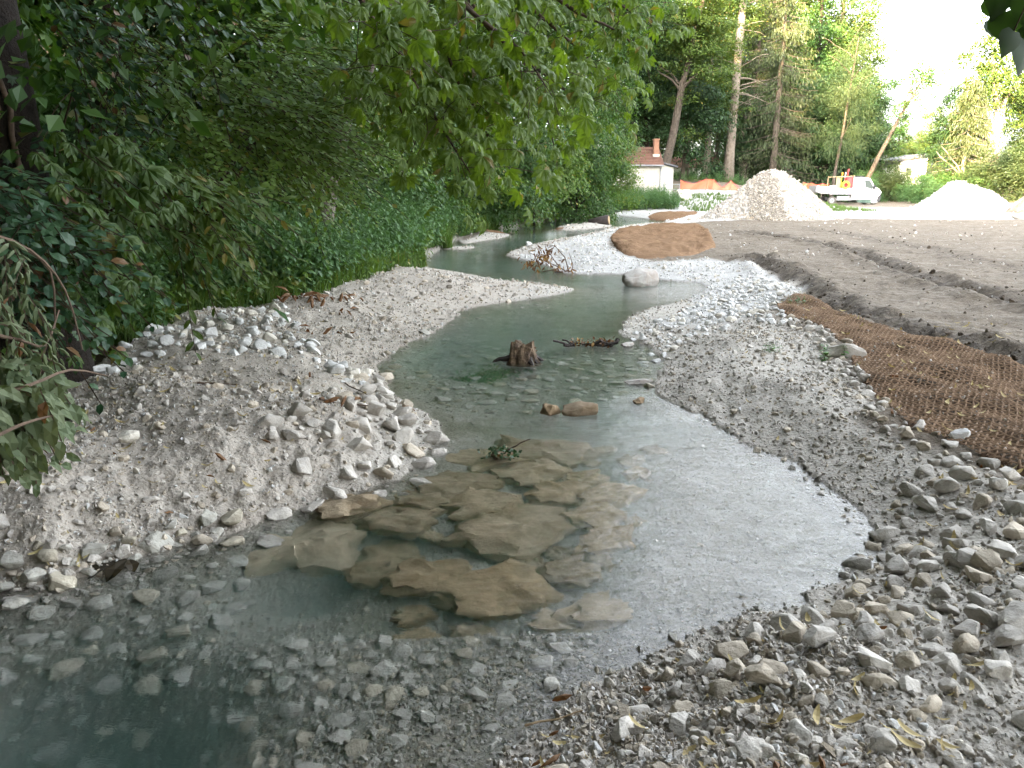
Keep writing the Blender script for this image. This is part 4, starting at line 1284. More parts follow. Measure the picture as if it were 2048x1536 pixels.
c = at_y(1925, 345, 78)
e = empty('conifer', (c[0], 78, hz(c[0], 78) - .1), 0, 'shaded feathery conifer with bare side limbs behind the rear white heap', 'tree', 'drooping conifers')
cr, wood = conifer_crown(10.5, 3.4, 110, M['conifer'])
wood.tube([(0, 0, -1.0), (0, 0, 5), (0, 0, 11)], [.25, .15, .03], 8)
for a in (2.6, 3.4, .5, .1):
    wood.tube(wander((0, -.2, rng.uniform(.6, 1.5)), (3.2 * math.cos(a), -.6, rng.uniform(3.2, 4.4)), 6, .1), np.linspace(.1, .03, 6), 5)
w = wood.build('trunk', M['bark_pale'], e)
w.location = (0, 0, .8)
obj('crown', cr, e, (0, 0, .8))
# shrubs round the far side of the site
SHC = [leafmesh('foliage', cloud(2.3, 2.3, 1.9, 80, 150, .17, T_diamond(.16 if k == 'willow' else .3), .2, .26, .45, .8), M[k]) for k in ('willow', 'nettle', 'broad')]
for px, Yd, k, s, cz, lab in ((1785, 82, 0, 1.15, 1.5, 'grey green willow shrub in front of the white building'), (1760, 84, 1, .8, 1.0, 'low green shrub right of the truck'), (1820, 80, 1, .7, .8, 'low weedy shrub left of the rear white heap'),
                          (1850, 74, 1, .75, .9, 'leafy weed clump at the left foot of the rear white heap'), (1890, 76, 2, 1.0, 1.2, 'dark shrub behind the rear white heap'), (2010, 72, 0, 1.6, 2.2, 'large rounded willow shrub right of the rear white heap'),
                          (2060, 70, 0, 1.5, 2.3, 'willow shrub cut by the right edge of the photo'), (1975, 74, 1, .9, 1.0, 'low green shrub between rear heap and willow'), (1735, 88, 2, .9, 1.3, 'dark shrub behind the truck cab'),
                          (1720, 80, 1, .8, 1.3, 'green shrub at the foot of the leaning tree'), (1420, 90, 2, .6, .7, 'small dark shrub in front of the grey bungalow')):
    c = at_y(px, 380, Yd)
    e = empty('shrub', (c[0], Yd, hz(c[0], Yd)), 0, lab, 'shrub', 'shrubs round the far side of the site')
    m = MB()
    for k2 in range(7):
        m.tube(wander((0, 0, -.1), (rng.uniform(-1, 1), rng.uniform(-1, 1), rng.uniform(1, 1.8)), 5, .1), np.linspace(.04, .015, 5), 4)
    m.build('stem', M['bark'], e)
    obj('foliage', SHC[k], e, (0, 0, cz), (0, 0, rng.uniform(0, 6)), (s, s, s))

# ------------------------------------------------------------------ nettles, grass and ivy on the left bank
def nettle(h, n, spread, T, leaf):
    P = wander((0, 0, 0), (rng.normal() * .12 * h, rng.normal() * .12 * h, h), 5, .1)
    V, F = tube_np(P, np.linspace(.006, .002, 5), 3, False)
    tris = [(f[0], f[1], f[2]) for f in F] + [(f[0], f[2], f[3]) for f in F]
    t_ = np.linspace(.18, 1, n)
    k = np.repeat(t_, 2)
    pos = np.stack([np.interp(k, np.linspace(0, 1, 5), P[:, c]) for c in range(3)], 1)
    a = np.repeat(np.arange(n) * 1.57 + rng.uniform(0, 6), 2) + np.tile([0, math.pi], n) + rng.normal(0, .3, 2 * n)
    fwd = np.stack([np.cos(a), np.sin(a), -.35 + rng.normal(0, .3, 2 * n)], 1)
    nrm = np.stack([np.cos(a) * .3, np.sin(a) * .3, np.ones(2 * n)], 1)
    s = leaf * np.interp(k, [0, .5, 1], [.8, 1.1, .5]) * rng.uniform(.8, 1.2, 2 * n)
    return join([(V, np.array(tris)), leaves(T, pos + fwd * .02, fwd, nrm, s)])


def several(f, k):
    return join([(lambda VF, d: (VF[0] + d, VF[1]))(f(), np.array([rng.uniform(-.22, .22), rng.uniform(-.22, .22), 0])) for _ in range(k)])


NET = [leafmesh('nettle', several(lambda: nettle(rng.uniform(.6, 1.2), 10, .1, T_oval(.27, .05, .2), .11), 4), M['nettle']) for _ in range(3)]
NET += [leafmesh('weed', several(lambda: nettle(rng.uniform(.3, .6), 7, .1, T_oval(.36, .05, .12), .085), 5), M['hazel'])]
BRAM = [leafmesh('ivy', several(lambda: nettle(rng.uniform(.15, .45), 6, .2, T_ivy(), .07), 5), M['ivy'])]


def tuft(n, h, w=.006):
    b = rng.normal(0, .035, (n, 2))
    a, L = rng.uniform(0, 6.28, n), h * rng.uniform(.5, 1.2, n)
    bend = rng.uniform(.1, .75, n) * L
    Vs, Fs = [], []
    for i in range(n):
        d = np.array([math.cos(a[i]), math.sin(a[i])])
        q = np.array([-d[1], d[0]]) * w
        for s_, zz, ww in ((0, 0, 1), (.3, .55, .9), (1, .95, .05)):
            c = b[i] + d * bend[i] * s_
            Vs += [(*(c - q * ww), L[i] * zz), (*(c + q * ww), L[i] * zz)]
        o_ = i * 6
        Fs += [(o_, o_ + 1, o_ + 3), (o_, o_ + 3, o_ + 2), (o_ + 2, o_ + 3, o_ + 5), (o_ + 2, o_ + 5, o_ + 4)]
    return np.array(Vs), np.array(Fs)


TUFT = [leafmesh('tuft', tuft(26, .3), M['grass']) for _ in range(3)]


def bank_points(n, y0, y1, d0, d1):
    out = []
    while sum(map(len, out)) < n:
        y = np.exp(rng.uniform(math.log(y0), math.log(y1), 40000))
        x = rng.uniform(-14, 18, 40000)
        h, dv, dw = look(x, y, 'dV', 'dW')
        k = (-dv > d0) & (-dv < d1) & (dw > 0.05)
        out.append(np.stack([x, y, h], 1)[k])
    return np.vstack(out)[:n]


q = np.vstack([bank_points(4200, 5.5, 62, .35, 5.5), bank_points(700, 9, 50, .02, .8)])
n = len(q)
dense = fbm(q[:, 0], q[:, 1], 3, .5)
pick = np.where(q[:, 1] < 8.5, np.where(rng.random(n) < .5, 4, 3), np.where(rng.random(n) < .72, rng.integers(0, 3, n), 3 + (rng.random(n) < .3)))
scatter('undergrowth', q, rng.uniform(.75, 1.25, n) * (1 + .35 * dense) * np.where(q[:, 1] < 9, .8, 1.0), np.stack([rng.normal(0, .12, n), rng.normal(0, .12, n), rng.uniform(0, 6.28, n)], 1), NET + BRAM, pick)
q = np.vstack([bank_points(3400, 8.5, 60, -.05, 1.6), bank_points(1200, 9, 26, -.12, .35)])
q = q[fbm(q[:, 0], q[:, 1], 3, .9) + rng.normal(0, .12, len(q)) > -.10]
n = len(q)
scatter('grass', q, rng.uniform(.7, 1.5, n) * np.clip(q[:, 1] / 16, .8, 1.5), np.stack([rng.normal(0, .1, n), rng.normal(0, .1, n), rng.uniform(0, 6.28, n)], 1), TUFT, rng.integers(0, 3, n))
q = bank_points(900, 4.2, 9.5, .5, 3.5)
n = len(q)
scatter('ivy', q, rng.uniform(.6, 1.1, n), np.stack([rng.normal(0, .3, n), rng.normal(0, .3, n), rng.uniform(0, 6.28, n)], 1), BRAM, np.zeros(n))
# weeds and grass before the white house and behind the first heap
x = np.concatenate([rng.uniform(5, 11.5, 500), rng.uniform(15, 40, 900)])
y = np.concatenate([rng.uniform(54, 60, 500), rng.uniform(72, 100, 900)])
hh, dw = look(x, y, 'dW')
k = (dw > .3) & ~((x > 22) & (x < 46) & (y < 78))
n = k.sum()
scatter('weeds', np.stack([x, y, hh], 1)[k], rng.uniform(.7, 1.3, n), np.stack([x[k] * 0, x[k] * 0, rng.uniform(0, 6, n)], 1), NET, rng.integers(0, 4, n))
x, y = rng.uniform(12, 24, 1500), rng.uniform(52, 62, 1500)
hh, = (look(x, y),)
scatter('short_grass', np.stack([x, y, hh], 1), rng.uniform(.5, .9, 1500), np.stack([x * 0, x * 0, rng.uniform(0, 6, 1500)], 1), TUFT, rng.integers(0, 3, 1500))
print('bank', round(time.time() - T0, 1))

# ------------------------------------------------------------------ near trees and bushes of the left bank
def spray(p, d, L, n, leaf, T, droop=.25, side=.9):
    """twig with leaves set in two rows"""
    d = d / np.linalg.norm(d)
    t_ = np.linspace(0, 1, n)
    P = p + d * L * t_[:, None] + np.array([0, 0, -droop * L]) * (t_ ** 2)[:, None]
    up = np.array([.15, -.35, 1.0]) + rng.normal(0, .15, 3)
    sd = unit(np.cross(d, up))
    sg = np.where(np.arange(n) % 2 == 0, 1.0, -1.0)[:, None]
    fwd = d + sd * sg * side + rng.normal(0, .2, (n, 3)) + [0, 0, -.15]
    nrm = up + rng.normal(0, .25, (n, 3))
    return P, leaves(T, P, fwd, nrm, leaf * rng.uniform(.7, 1.25, n) * np.interp(t_, [0, .6, 1], [.9, 1.1, .7]))


def leafy(name, label, base, starts, mat, T, leaf, dirn, L, nl, cat='bush', stems=14, bark='twig', droop=.25, jitter=.35, group=None, stem_r=.02):
    """bush: stems from its base carry sprays of leaves that start at the given points"""
    base = np.asarray(base, float)
    e = empty(name, base, 0, label, cat, group)
    parts, wood = [], MB()
    for i, s in enumerate(starts):
        d = np.asarray(dirn, float) + rng.normal(0, jitter, 3)
        P, lv = spray(s - base, d, L * rng.uniform(.6, 1.3), int(nl * rng.uniform(.7, 1.3)), leaf, T, droop)
        parts.append(lv)
        wood.tube(P[[0, len(P) // 2, -1]], .0035, 3, False)
        if i < stems:
            wood.tube(wander((rng.normal(0, .15), rng.normal(0, .15), 0), s - base, 7, .1, -.12), np.linspace(stem_r, .005, 7), 5, False)
    obj('foliage', leafmesh('foliage', join(parts), mat), e)
    wood.build('stem', M[bark], e)
    return e


def starts(boxes):
    out = []
    for (x0, y0, x1, y1, d0, d1, n) in boxes:
        out += [at_r(rng.uniform(x0, x1), rng.uniform(y0, y1), rng.uniform(d0, d1)) for _ in range(n)]
    return out


def floor_of(x, y):
    return (x, y, hz(x, y) - .05)


b = at_y(330, 420, 9.3)
leafy('hazel_bush', 'hazel bush with layered sprays of small round leaves on the shaded bank', floor_of(b[0] - 1.5, 9.8), starts([(120, 60, 420, 230, 7.2, 9.5, 60), (300, 120, 600, 330, 7, 9.5, 105), (420, 40, 640, 230, 7.5, 10, 80), (480, 200, 660, 340, 7.5, 9.5, 55)]),
      M['hazel'], T_oval(.42, .04, .08), .062, (.85, -.2, -.25), .75, 26)
b = at_y(520, 420, 12.5)
leafy('hazel_bush', 'small leaved bush right of the round leaved hazel, behind the sloping trunk', floor_of(b[0] - 1.2, 13), starts([(540, 60, 660, 330, 9.5, 12.5, 80), (520, 240, 640, 380, 10, 12, 40)]), M['hazel'], T_oval(.40, .04, .08), .07, (.8, -.3, -.35), .8, 22, stems=8)
b = at_y(180, 470, 5.6)
leafy('sapling', 'chestnut sapling with long drooping leaflets at the left edge', floor_of(b[0] - 2.2, 7.2), starts([(30, 300, 200, 470, 5.2, 6.2, 20), (100, 240, 300, 400, 5.8, 6.8, 16)]), M['sapling'], T_palmate(.5), .19, (.8, -.3, -.5), .55, 5, 'sapling', 3)
leafy('sapling', 'yellowish sapling with narrow leaves behind the chestnut sapling', floor_of(-5.6, 8.4), starts([(270, 330, 420, 470, 5.8, 6.8, 40)]), M['broad_light'], T_oval(.2, .05, .2), .12, (.9, -.2, -.55), .6, 12, 'sapling', 2)
leafy('dark_bush', 'dark glossy leaved bush round the ivy covered trunk', floor_of(-5.4, 6.6), starts([(-80, 330, 60, 440, 5.0, 6.0, 26), (-60, 370, 130, 580, 5.0, 5.9, 60), (110, 60, 260, 330, 6.8, 8, 40), (90, -30, 420, 60, 7, 9, 60)]), M['ivy'], T_oval(.36, .05, .15), .08, (.6, -.2, -.5), .6, 10, 'bush', 4)
# horse chestnut leaning out over the bank, its boughs hanging into the top of the picture
c = ground_at(640, 430)
c = np.array([at_y(650, 330, 16.5)[0] - .2, 16.5, 0])
e = empty('chestnut_tree', floor_of(c[0], c[1]), 0, 'horse chestnut with a sloping trunk, its big palmate leaves hanging over the stream', 'tree')
o0 = np.array(e.location)
tr = smooth_poly(np.array([(0, 0, 0), at_y(668, 310, 16.5) - o0, at_y(700, 210, 16.3) - o0, at_y(740, 120, 15.8) - o0, at_y(800, -40, 15) - o0, at_y(860, -300, 14) - o0]), 3, False)
trunk_mesh(tr, .20, .10, [], 9, 1.3).build('trunk', M['bark_pale'], e, True)
parts, wood = [], MB()
BOUGHS = [([(740, -60, 9), (800, 40, 8.5), (900, 130, 8), (960, 240, 7.6), (1000, 330, 7.4)], 1.0), ([(680, -80, 7), (760, 40, 6.8), (820, 150, 6.6), (880, 250, 6.5), (940, 345, 6.4)], 1.0), ([(880, -60, 8.5), (980, 60, 8.3), (1090, 150, 8.4), (1170, 210, 8.6)], 1.0),
          ([(980, -60, 9), (1090, 40, 9.3), (1180, 120, 9.6), (1235, 190, 10)], .9), ([(800, -50, 7.5), (880, 80, 7.2), (930, 200, 7), (960, 300, 6.8)], 1.0),
          ([(700, -40, 6), (760, 60, 5.8), (830, 140, 5.7)], .8), ([(1050, -70, 8), (1130, 10, 8.2), (1230, 60, 8.6), (1290, 110, 9)], .9), ([(900, -60, 10), (1000, 90, 10), (1080, 200, 10), (1110, 300, 10)], 1.0), ([(700, -60, 8), (750, 80, 8), (790, 190, 8), (830, 290, 8)], .9),
          ([(860, -60, 6.5), (950, 30, 6.5), (1040, 100, 6.6), (1090, 170, 6.7)], .9), ([(1150, -80, 10), (1230, 0, 10.5), (1300, 50, 11)], .8)]
for bl, dens in BOUGHS:
    P = smooth_poly(np.array([at_r(q_[0], q_[1], q_[2] * 1.15) for q_ in bl]) - o0, 4, False)
    wood.tube(P, np.linspace(.03, .006, len(P)), 5, False)
    n = int(105 * dens * len(bl) / 4)
    tt = rng.uniform(.12, 1, n) * (len(P) - 1)
    k = np.clip(tt.astype(int), 0, len(P) - 2)
    root = P[k] + (P[k + 1] - P[k]) * (tt - k)[:, None]
    off = rng.normal(0, 1, (n, 3)) * [.26, .3, .20] + [.05, -.05, -.06]
    pos = root + off
    for a_, b_ in zip(root[::3], pos[::3]):
        wood.tube([a_, (a_ + b_) / 2 + [0, 0, .04], b_], .004, 3, False)
    fwd = np.stack([rng.normal(.55, .6, n), rng.normal(-.2, .6, n), rng.normal(-.75, .35, n)], 1)
    nrm = np.stack([rng.normal(.35, .35, n), rng.normal(-.45, .4, n), rng.normal(.8, .3, n)], 1)
    parts.append(leaves(T_palmate(.4), pos, fwd, nrm, rng.uniform(.16, .27, n)))
obj('foliage', leafmesh('foliage', join(parts), M['chestnut']), e)
wood.build('bough', M['twig'], e, True)
obj('crown', BROAD[1], e, tuple(np.array([-10.5, 13.0, 9]) - o0), (0, 0, 3), (.95, .95, .82))
obj('crown', BROAD[0], e, tuple(np.array([-3.2, 15.0, 15.5]) - o0), (0, 0, 3), (.95, .95, .82))
# great trunk at the left edge, wound with ivy stems
c = at_y(28, 400, 6.6)
e = empty('ivy_trunk', floor_of(c[0], c[1]), 0, 'great dark trunk at the left edge wound with bare ivy stems', 'tree')
o0 = np.array(e.location)
P = wander((0, 0, -.1), (-.25, .2, 9), 9, .02)
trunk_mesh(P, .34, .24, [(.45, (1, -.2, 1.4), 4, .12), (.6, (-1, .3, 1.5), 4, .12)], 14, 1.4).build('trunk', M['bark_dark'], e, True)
for k in range(7):
    a0, z_ = rng.uniform(3.6, 5.6), np.linspace(.0, 5, 26)
    a_ = a0 + np.cumsum(rng.normal(0, .14, 26))
    rr_ = .34 - .01 * z_ + .02
    MB().tube(np.stack([np.interp(z_, P[:, 2], P[:, 0]) + np.cos(a_) * rr_, np.interp(z_, P[:, 2], P[:, 1]) + np.sin(a_) * rr_, z_], 1), np.linspace(.03, .012, 26), 6).build('ivy_stem', M['twig_dead'], e, True)
obj('crown', BROAD[0], e, (0, 0, 13), (0, 0, 1), 0.9)
obj('crown', BROAD[1], e, (-2.5, -4.5, 12), (0, 0, 2), 0.75)
n = 500
z_ = rng.uniform(0.2, 5, n)
a_ = rng.uniform(3.2, 6.4, n) + rng.normal(0, .3, n)
pos = np.stack([np.interp(z_, P[:, 2], P[:, 0]) + np.cos(a_) * .42, np.interp(z_, P[:, 2], P[:, 1]) + np.sin(a_) * .42, z_], 1)
k = rng.random(n) < .55 + .45 * np.sin(a_ * 3)
obj('ivy_leaves', leafmesh('ivy_leaves', leaves(T_ivy(), pos[k], np.stack([rng.normal(0, .5, k.sum()), rng.normal(0, .3, k.sum()), -np.ones(k.sum())], 1), np.stack([np.cos(a_[k]), np.sin(a_[k]), .3 + 0 * a_[k]], 1), rng.uniform(.05, .1, k.sum())), M['ivy']), e)
# felled branches with wilting leaves on the lower left bank
for lab, lines, boxes, leaf in (('felled branch with limp grey green leaves at the left edge', [[(-60, 455, 3.7), (60, 500, 3.8), (130, 580, 3.9), (165, 700, 4.0)], [(-60, 660, 3.5), (40, 680, 3.6), (90, 690, 3.7), (118, 620, 3.8)], [(20, 480, 3.8), (100, 540, 3.9), (110, 660, 4.0)]],
                                 [(-60, 470, 95, 700, 3.6, 4.1, 26)], .055),
                                ('heap of cut leafy twigs wilting at the lower left edge', [[(-60, 800, 3.3), (60, 770, 3.4), (140, 740, 3.6), (215, 752, 3.9)], [(-60, 900, 3.1), (40, 850, 3.2), (110, 830, 3.3)]], [(-80, 700, 100, 800, 3.5, 4.0, 30), (-80, 760, 80, 830, 3.3, 3.6, 24)], .075)):
    bs = ground_at(30, 900)
    e = empty('wilted_branch', bs, 0, lab, 'branch', 'cut branches on the lower left bank')
    m = MB()
    for ln in lines:
        PP = smooth_poly(np.array([at_r(*q_) for q_ in ln]) - bs, 3, False)
        m.tube(PP, np.linspace(.009, .003, len(PP)), 6)
    parts = []
    for s in starts(boxes):
        PP, lv = spray(s - bs, np.array([.2, -.1, -.6]) + rng.normal(0, .4, 3), .2, 8, leaf * 1.15, T_oval(.3, .10, .45) if 'heap' in lab else T_wilt(), .4, .7)
        parts.append(lv)
        m.tube(PP[[0, len(PP) // 2, -1]], .003, 3, False)
    m.build('twig', M['twig_dead'], e)
    obj('foliage', leafmesh('foliage', join(parts), M['wilted']), e)
# leaves of the tree above, hanging into the top right corner
HEART = [(0, 0), (-.25, -.06), (-.46, .12), (-.48, .36), (-.34, .62), (-.15, .84), (0, 1.08), (.15, .84), (.34, .62), (.48, .36), (.46, .12), (.25, -.06)]
e = empty('hanging_twig', at_r(2120, -160, 1.75), 0, 'dark twig of heart shaped leaves hanging into the top right corner', 'twig')
o0 = np.array(e.location)
m = MB()
tips = []
for (px, py, d, rz, sc, tilt) in ((1985, -8, 1.72, 2.5, .046, .5), (2003, 28, 1.70, 3.0, .048, .3), (2028, 62, 1.68, 3.6, .045, .5), (2040, 18, 1.74, 2.2, .048, .2), (1978, 40, 1.75, 3.4, .042, .9), (2010, -30, 1.7, 2.8, .055, .4), (2050, 80, 1.72, 3.9, .06, .6), (2060, -20, 1.7, 3, .06, .3), (2075, 45, 1.73, 2.6, .06, .3)):
    p_ = at_r(px, py, d) - o0
    tips.append(p_)
    V = np.array([(0, .4, .03)] + [(x_, y_, -.12 * abs(x_) - .08 * y_ * y_) for x_, y_ in HEART])
    me = mesh_np('leaf', V, np.array([(0, 1 + (i + 1) % 12, 1 + i) for i in range(12)]), M['broad_dark'], True)
    obj('leaf', me, e, p_, (math.pi / 2 - .4 + tilt, rng.uniform(-.5, .5), rz - math.pi + rng.uniform(-.4, .4)), sc).rotation_euler[1] += math.pi
    m.tube([p_, p_ + np.array([.02, .0, .06]), np.array([0.0, 0, 0]) * .5 + p_ * .5 + [0, 0, .05], (0, 0, 0)], .0012, 4)
m.tube([(0, 0, 0), (.1, .1, .5), (.2, .2, 1.6)], [.004, .006, .01], 6)
m.build('stem', M['twig'], e)
print('near foliage', round(time.time() - T0, 1))

# ------------------------------------------------------------------ coir mats
def mat_strip(top, bot, nu, nv, lift, folds=0.0):
    def resample(P, n):
        P = smooth_poly(P, 4, False)
        s = np.concatenate([[0], np.cumsum(np.hypot(*np.diff(P, axis=0).T))])
        u = np.linspace(0, s[-1], n)
        return np.stack([np.interp(u, s, P[:, 0]), np.interp(u, s, P[:, 1])], 1)
    a, b = resample(top, nu), resample(bot, nu)
    v = np.linspace(0, 1, nv)[None, :, None]
    XY = a[:, None] * (1 - v) + b[:, None] * v
    XY[..., 0] += 0.05 * fbm(XY[..., 0], XY[..., 1], 3, 4.0)
    h = look(XY[..., 0].ravel(), XY[..., 1].ravel()).reshape(nu, nv)
    edge = np.minimum(np.minimum(np.arange(nv), np.arange(nv)[::-1])[None, :] / 2.0, np.minimum(np.arange(nu), np.arange(nu)[::-1])[:, None] / 2.0)
    h = h + folds * np.clip(edge / 3, 0, 1) * np.abs(fbm(XY[..., 0] * .8, XY[..., 1] * .55 + 3, 3, 2.4))
    V = np.concatenate([XY, (h + lift * np.clip(edge, -.3, 1))[..., None]], -1).reshape(-1, 3)
    i = np.arange(nu * nv).reshape(nu, nv)
    return V, np.stack([i[:-1, :-1], i[1:, :-1], i[1:, 1:], i[:-1, 1:]], -1).reshape(-1, 4)


t = NT('coir mat weave')
p = t.pos()
w = t.n('TexWave', wave_type='BANDS', bands_direction='DIAGONAL')
t.L(p, w.inputs[0])
w.inputs['Scale'].default_value = 9
w.inputs['Distortion'].default_value = 1.5
nz = t.noise(p, 3.5, 5, .65)
col = t.mix(t.ramp(nz, [(.3, 0.0), (.7, 1.0)]), (0.185, 0.11, 0.06), (0.29, 0.18, 0.105))
col = t.mix(t.math('MULTIPLY', w.outputs[1], .35), col, (0.13, 0.075, 0.042))
M['coir_far'] = t.fin(col, .95, t.bump(t.math('ADD', w.outputs[1], nz), .7, .03), .1)
for k, nu, nv, lab in (('mid', 130, 60, 'oval mound of brown coir matting beside the gravel bar, middle distance'), ('far', 26, 10, 'small far patch of coir matting before the first heap'), ('bank', 26, 6, 'narrow coir strip on the far left shore')):
    V, F = mat_strip(*MATS[k], nu, nv, .05, .15)
    tag(obj('coir_mat', mesh_np('coir_mat', V, F, M['coir_far'], True)), lab, 'coir mat', 'coir mats')
# near mat: every rope of the net, laid over the soil
P = MAT_POLY['near']
PS = np.vstack([smooth_poly(MATS['near'][0], 4, False), smooth_poly(MATS['near'][1], 4, False)[::-1]])
e = empty('coir_net', (*P.mean(0), hz(*P.mean(0))), 0, 'long coir net with open mesh along the right bank in the foreground', 'coir mat', 'coir mats')
o0 = np.array(e.location)
ax = unit(P[9] - P[0])
ax = np.array([ax[0] - ax[1], ax[0] + ax[1]]) / 2 ** .5
ay = np.array([-ax[1], ax[0]])
PITCHN, parts = 0.047, []
uu, vv = (PS - P[0]) @ ax, (PS - P[0]) @ ay
for fam, (d, q, lo, hi, l0, l1) in enumerate(((ax, ay, vv.min(), vv.max(), uu.min(), uu.max()), (ay, ax, uu.min(), uu.max(), vv.min(), vv.max()))):
    for row, off in enumerate(np.arange(lo, hi, PITCHN)):
        s = np.arange(l0, l1, PITCHN / 2)
        X = P[0] + q * off + s[:, None] * d
        X = X + 0.05 * np.stack([fbm(X[:, 0], X[:, 1], 3, 1.6), fbm(X[:, 0] + 9, X[:, 1], 3, 1.6)], 1) + rng.normal(0, .004, X.shape)
        ok = inside(X[:, 0], X[:, 1], PS)
        if ok.sum() < 3:
            continue
        h = look(X[:, 0], X[:, 1]) + 0.020
        step = (np.arange(len(s)) // 2 + row + fam) % 2
        Z = h + .007 * np.where(step > 0, 1, -1) * (np.arange(len(s)) % 2 == 0)
        wd = 0.0068 * rng.uniform(.7, 1.35, len(s))
        A, B_, C = np.c_[X - q * wd[:, None], Z - .004], np.c_[X, Z + .005], np.c_[X + q * wd[:, None], Z - .004]
        V = np.stack([A, B_, C], 1).reshape(-1, 3) - o0
        i = np.where(ok[:-1] & ok[1:])[0] * 3
        F = np.concatenate([np.stack([i, i + 1, i + 4, i + 3], 1), np.stack([i + 1, i + 2, i + 5, i + 4], 1)])
        parts.append((V, F))
V, F = join(parts)
used_, inv_ = np.unique(F.ravel(), return_inverse=True)
tag(obj('netting', mesh_np('netting', V[used_], inv_.reshape(-1, 4), M['coir'], True), e), kind='stuff')
V, F = mat_strip(*MATS['near'], 90, 30, .004)
M['backing'] = mat_rough('fibre backing', (0.10, 0.055, 0.025), (0.055, 0.034, 0.019), 6, .95, .8, .02)
obj('backing', mesh_np('backing', V - o0, F, M['backing'], True), e)


q = in_poly(PS, 420)
s = np.exp(rng.normal(math.log(.022), .45, 420))
scatter('mat_grit', np.c_[q, look(q[:, 0], q[:, 1]) + .022], s, rng.uniform(-3, 3, (420, 3)), PEB['cream'], rng.integers(0, 5, 420))


# ------------------------------------------------------------------ gravel heaps
def heap(lab, px, py, dist, prof, depth, dirt, n, stone, far_stone):
    """heap whose ridge follows a profile seen from the stream: (column, row) pairs at the given distance"""
    base = at_y(px, py, dist)
    e = empty('gravel_heap', (base[0], dist, hz(base[0], dist) - .05), 0, lab, 'gravel heap', 'gravel heaps')
    o0 = np.array(e.location)
    pr = np.array([at_y(a, b, dist) for a, b in prof]) - o0
    nx, ny = 150, 60
    xs, ys = np.linspace(pr[0, 0], pr[-1, 0], nx), np.linspace(-depth, depth, ny)
    X, Y = np.meshgrid(xs, ys, indexing='ij')
    top = np.interp(xs, pr[:, 0], pr[:, 2])[:, None]
    wob = .25 * fbm(X, Y, 3, .6)
    yy = np.abs(Y + wob) / depth
    half = np.clip(top / max(pr[:, 2].max(), .1), .02, 1) ** .75
    H = top * np.clip(1 - yy / half, 0, 1) ** .95 + .07 * fbm(X, Y, 4, 1.6) * (yy < half) + .03 * fbm(X, Y, 3, 5.) - .02
    H = np.where(yy >= half, -.15, H)
    V = np.stack([X.ravel(), Y.ravel(), H.ravel()], 1)
    i = np.arange(nx * ny).reshape(nx, ny)
    me = mesh_np('heap', V, np.stack([i[:-1, :-1], i[1:, :-1], i[1:, 1:], i[:-1, 1:]], -1).reshape(-1, 4), dirt, True)
    obj('heap', me, e)
    k = rng.integers(0, nx - 1, n * 3), rng.integers(0, ny // 2 + 6, n * 3)
    q = np.stack([X[k], Y[k], H[k]], 1) + np.c_[rng.normal(0, .03, (n * 3, 2)), np.zeros(n * 3)]
    q = q[q[:, 2] > -.05][:n]
    s = np.exp(rng.normal(math.log(stone), .38, len(q)))
    scatter('loose_stones', q + np.c_[np.zeros((len(q), 2)), s * .1], s, rng.uniform(-3, 3, (len(q), 3)), far_stone, rng.integers(0, len(far_stone), len(q)), e)
    return e


t = NT('heap gravel')
p = t.coord('Object')
sx = t.n('SeparateXYZ')
t.L(p, sx.inputs[0])
band = t.math('ABSOLUTE', t.math('ADD', sx.outputs[0], t.math('MULTIPLY', t.noise(p, .5, 4, .6), 1.4)), 0)
n1 = t.noise(p, 5, 6, .7)
white = t.mix(t.ramp(n1, [(.35, 0.0), (.6, 1.0)]), (0.36, 0.35, 0.33), (0.50, 0.49, 0.475))
dirty = t.mix(t.ramp(n1, [(.35, 0.0), (.6, 1.0)]), (0.15, 0.13, 0.105), (0.27, 0.245, 0.21))
fac = t.ramp(t.math('ADD', band, t.math('MULTIPLY', n1, .5)), [(.95, 1.0), (1.5, 0.0)])
M['heap_mixed'] = t.fin(t.mix(fac, white, dirty), .95, t.bump(n1, 1.0, .08), .2)
M['heap_white'] = mat_rough('white chalk heap', (0.52, 0.51, 0.50), (0.40, 0.39, 0.38), 5, .95, .8, .05, .2)
heap('tall gravel heap with a dirty grey middle, nearer of the two', 1535, 440, 41, [(1372, 446), (1400, 436), (1440, 408), (1490, 370), (1520, 346), (1545, 336), (1568, 340), (1590, 356), (1625, 386), (1660, 416), (1688, 440)], 3.0, M['heap_mixed'], 6500, .10, PEB['stone'][:3] + PEB['cream'])
heap('lower bright white gravel heap at the far right', 1915, 425, 52, [(1800, 428), (1830, 412), (1870, 386), (1900, 364), (1925, 360), (1945, 368), (1975, 378), (2005, 396), (2030, 418), (2042, 427)], 2.6, M['heap_white'], 4500, .11, PEB['stone'][:3] + PEB['white'][:2])
M['spoil'] = mat_rough('brown spoil', (0.24, 0.195, 0.15), (0.14, 0.11, 0.085), 3, .95, 1.0, .06)
heap('low brown spoil heap beside the white heap, cut by the photo edge', 2060, 428, 50, [(2008, 430), (2026, 410), (2048, 392), (2075, 384), (2110, 392), (2150, 430)], 2.0, M['spoil'], 300, .12, KIT['stone'])
rock('rock', ROCK[0], 2040, 434, 0.15, 1.1, .4, 'grey boulder in front of the brown spoil heap at the right edge', scl=(1, .7, .6), mat=M['stone'])

# ------------------------------------------------------------------ white house by the stream
def loc(px, py, Y, o):
    return at_y(px, py, Y) - np.array(o)


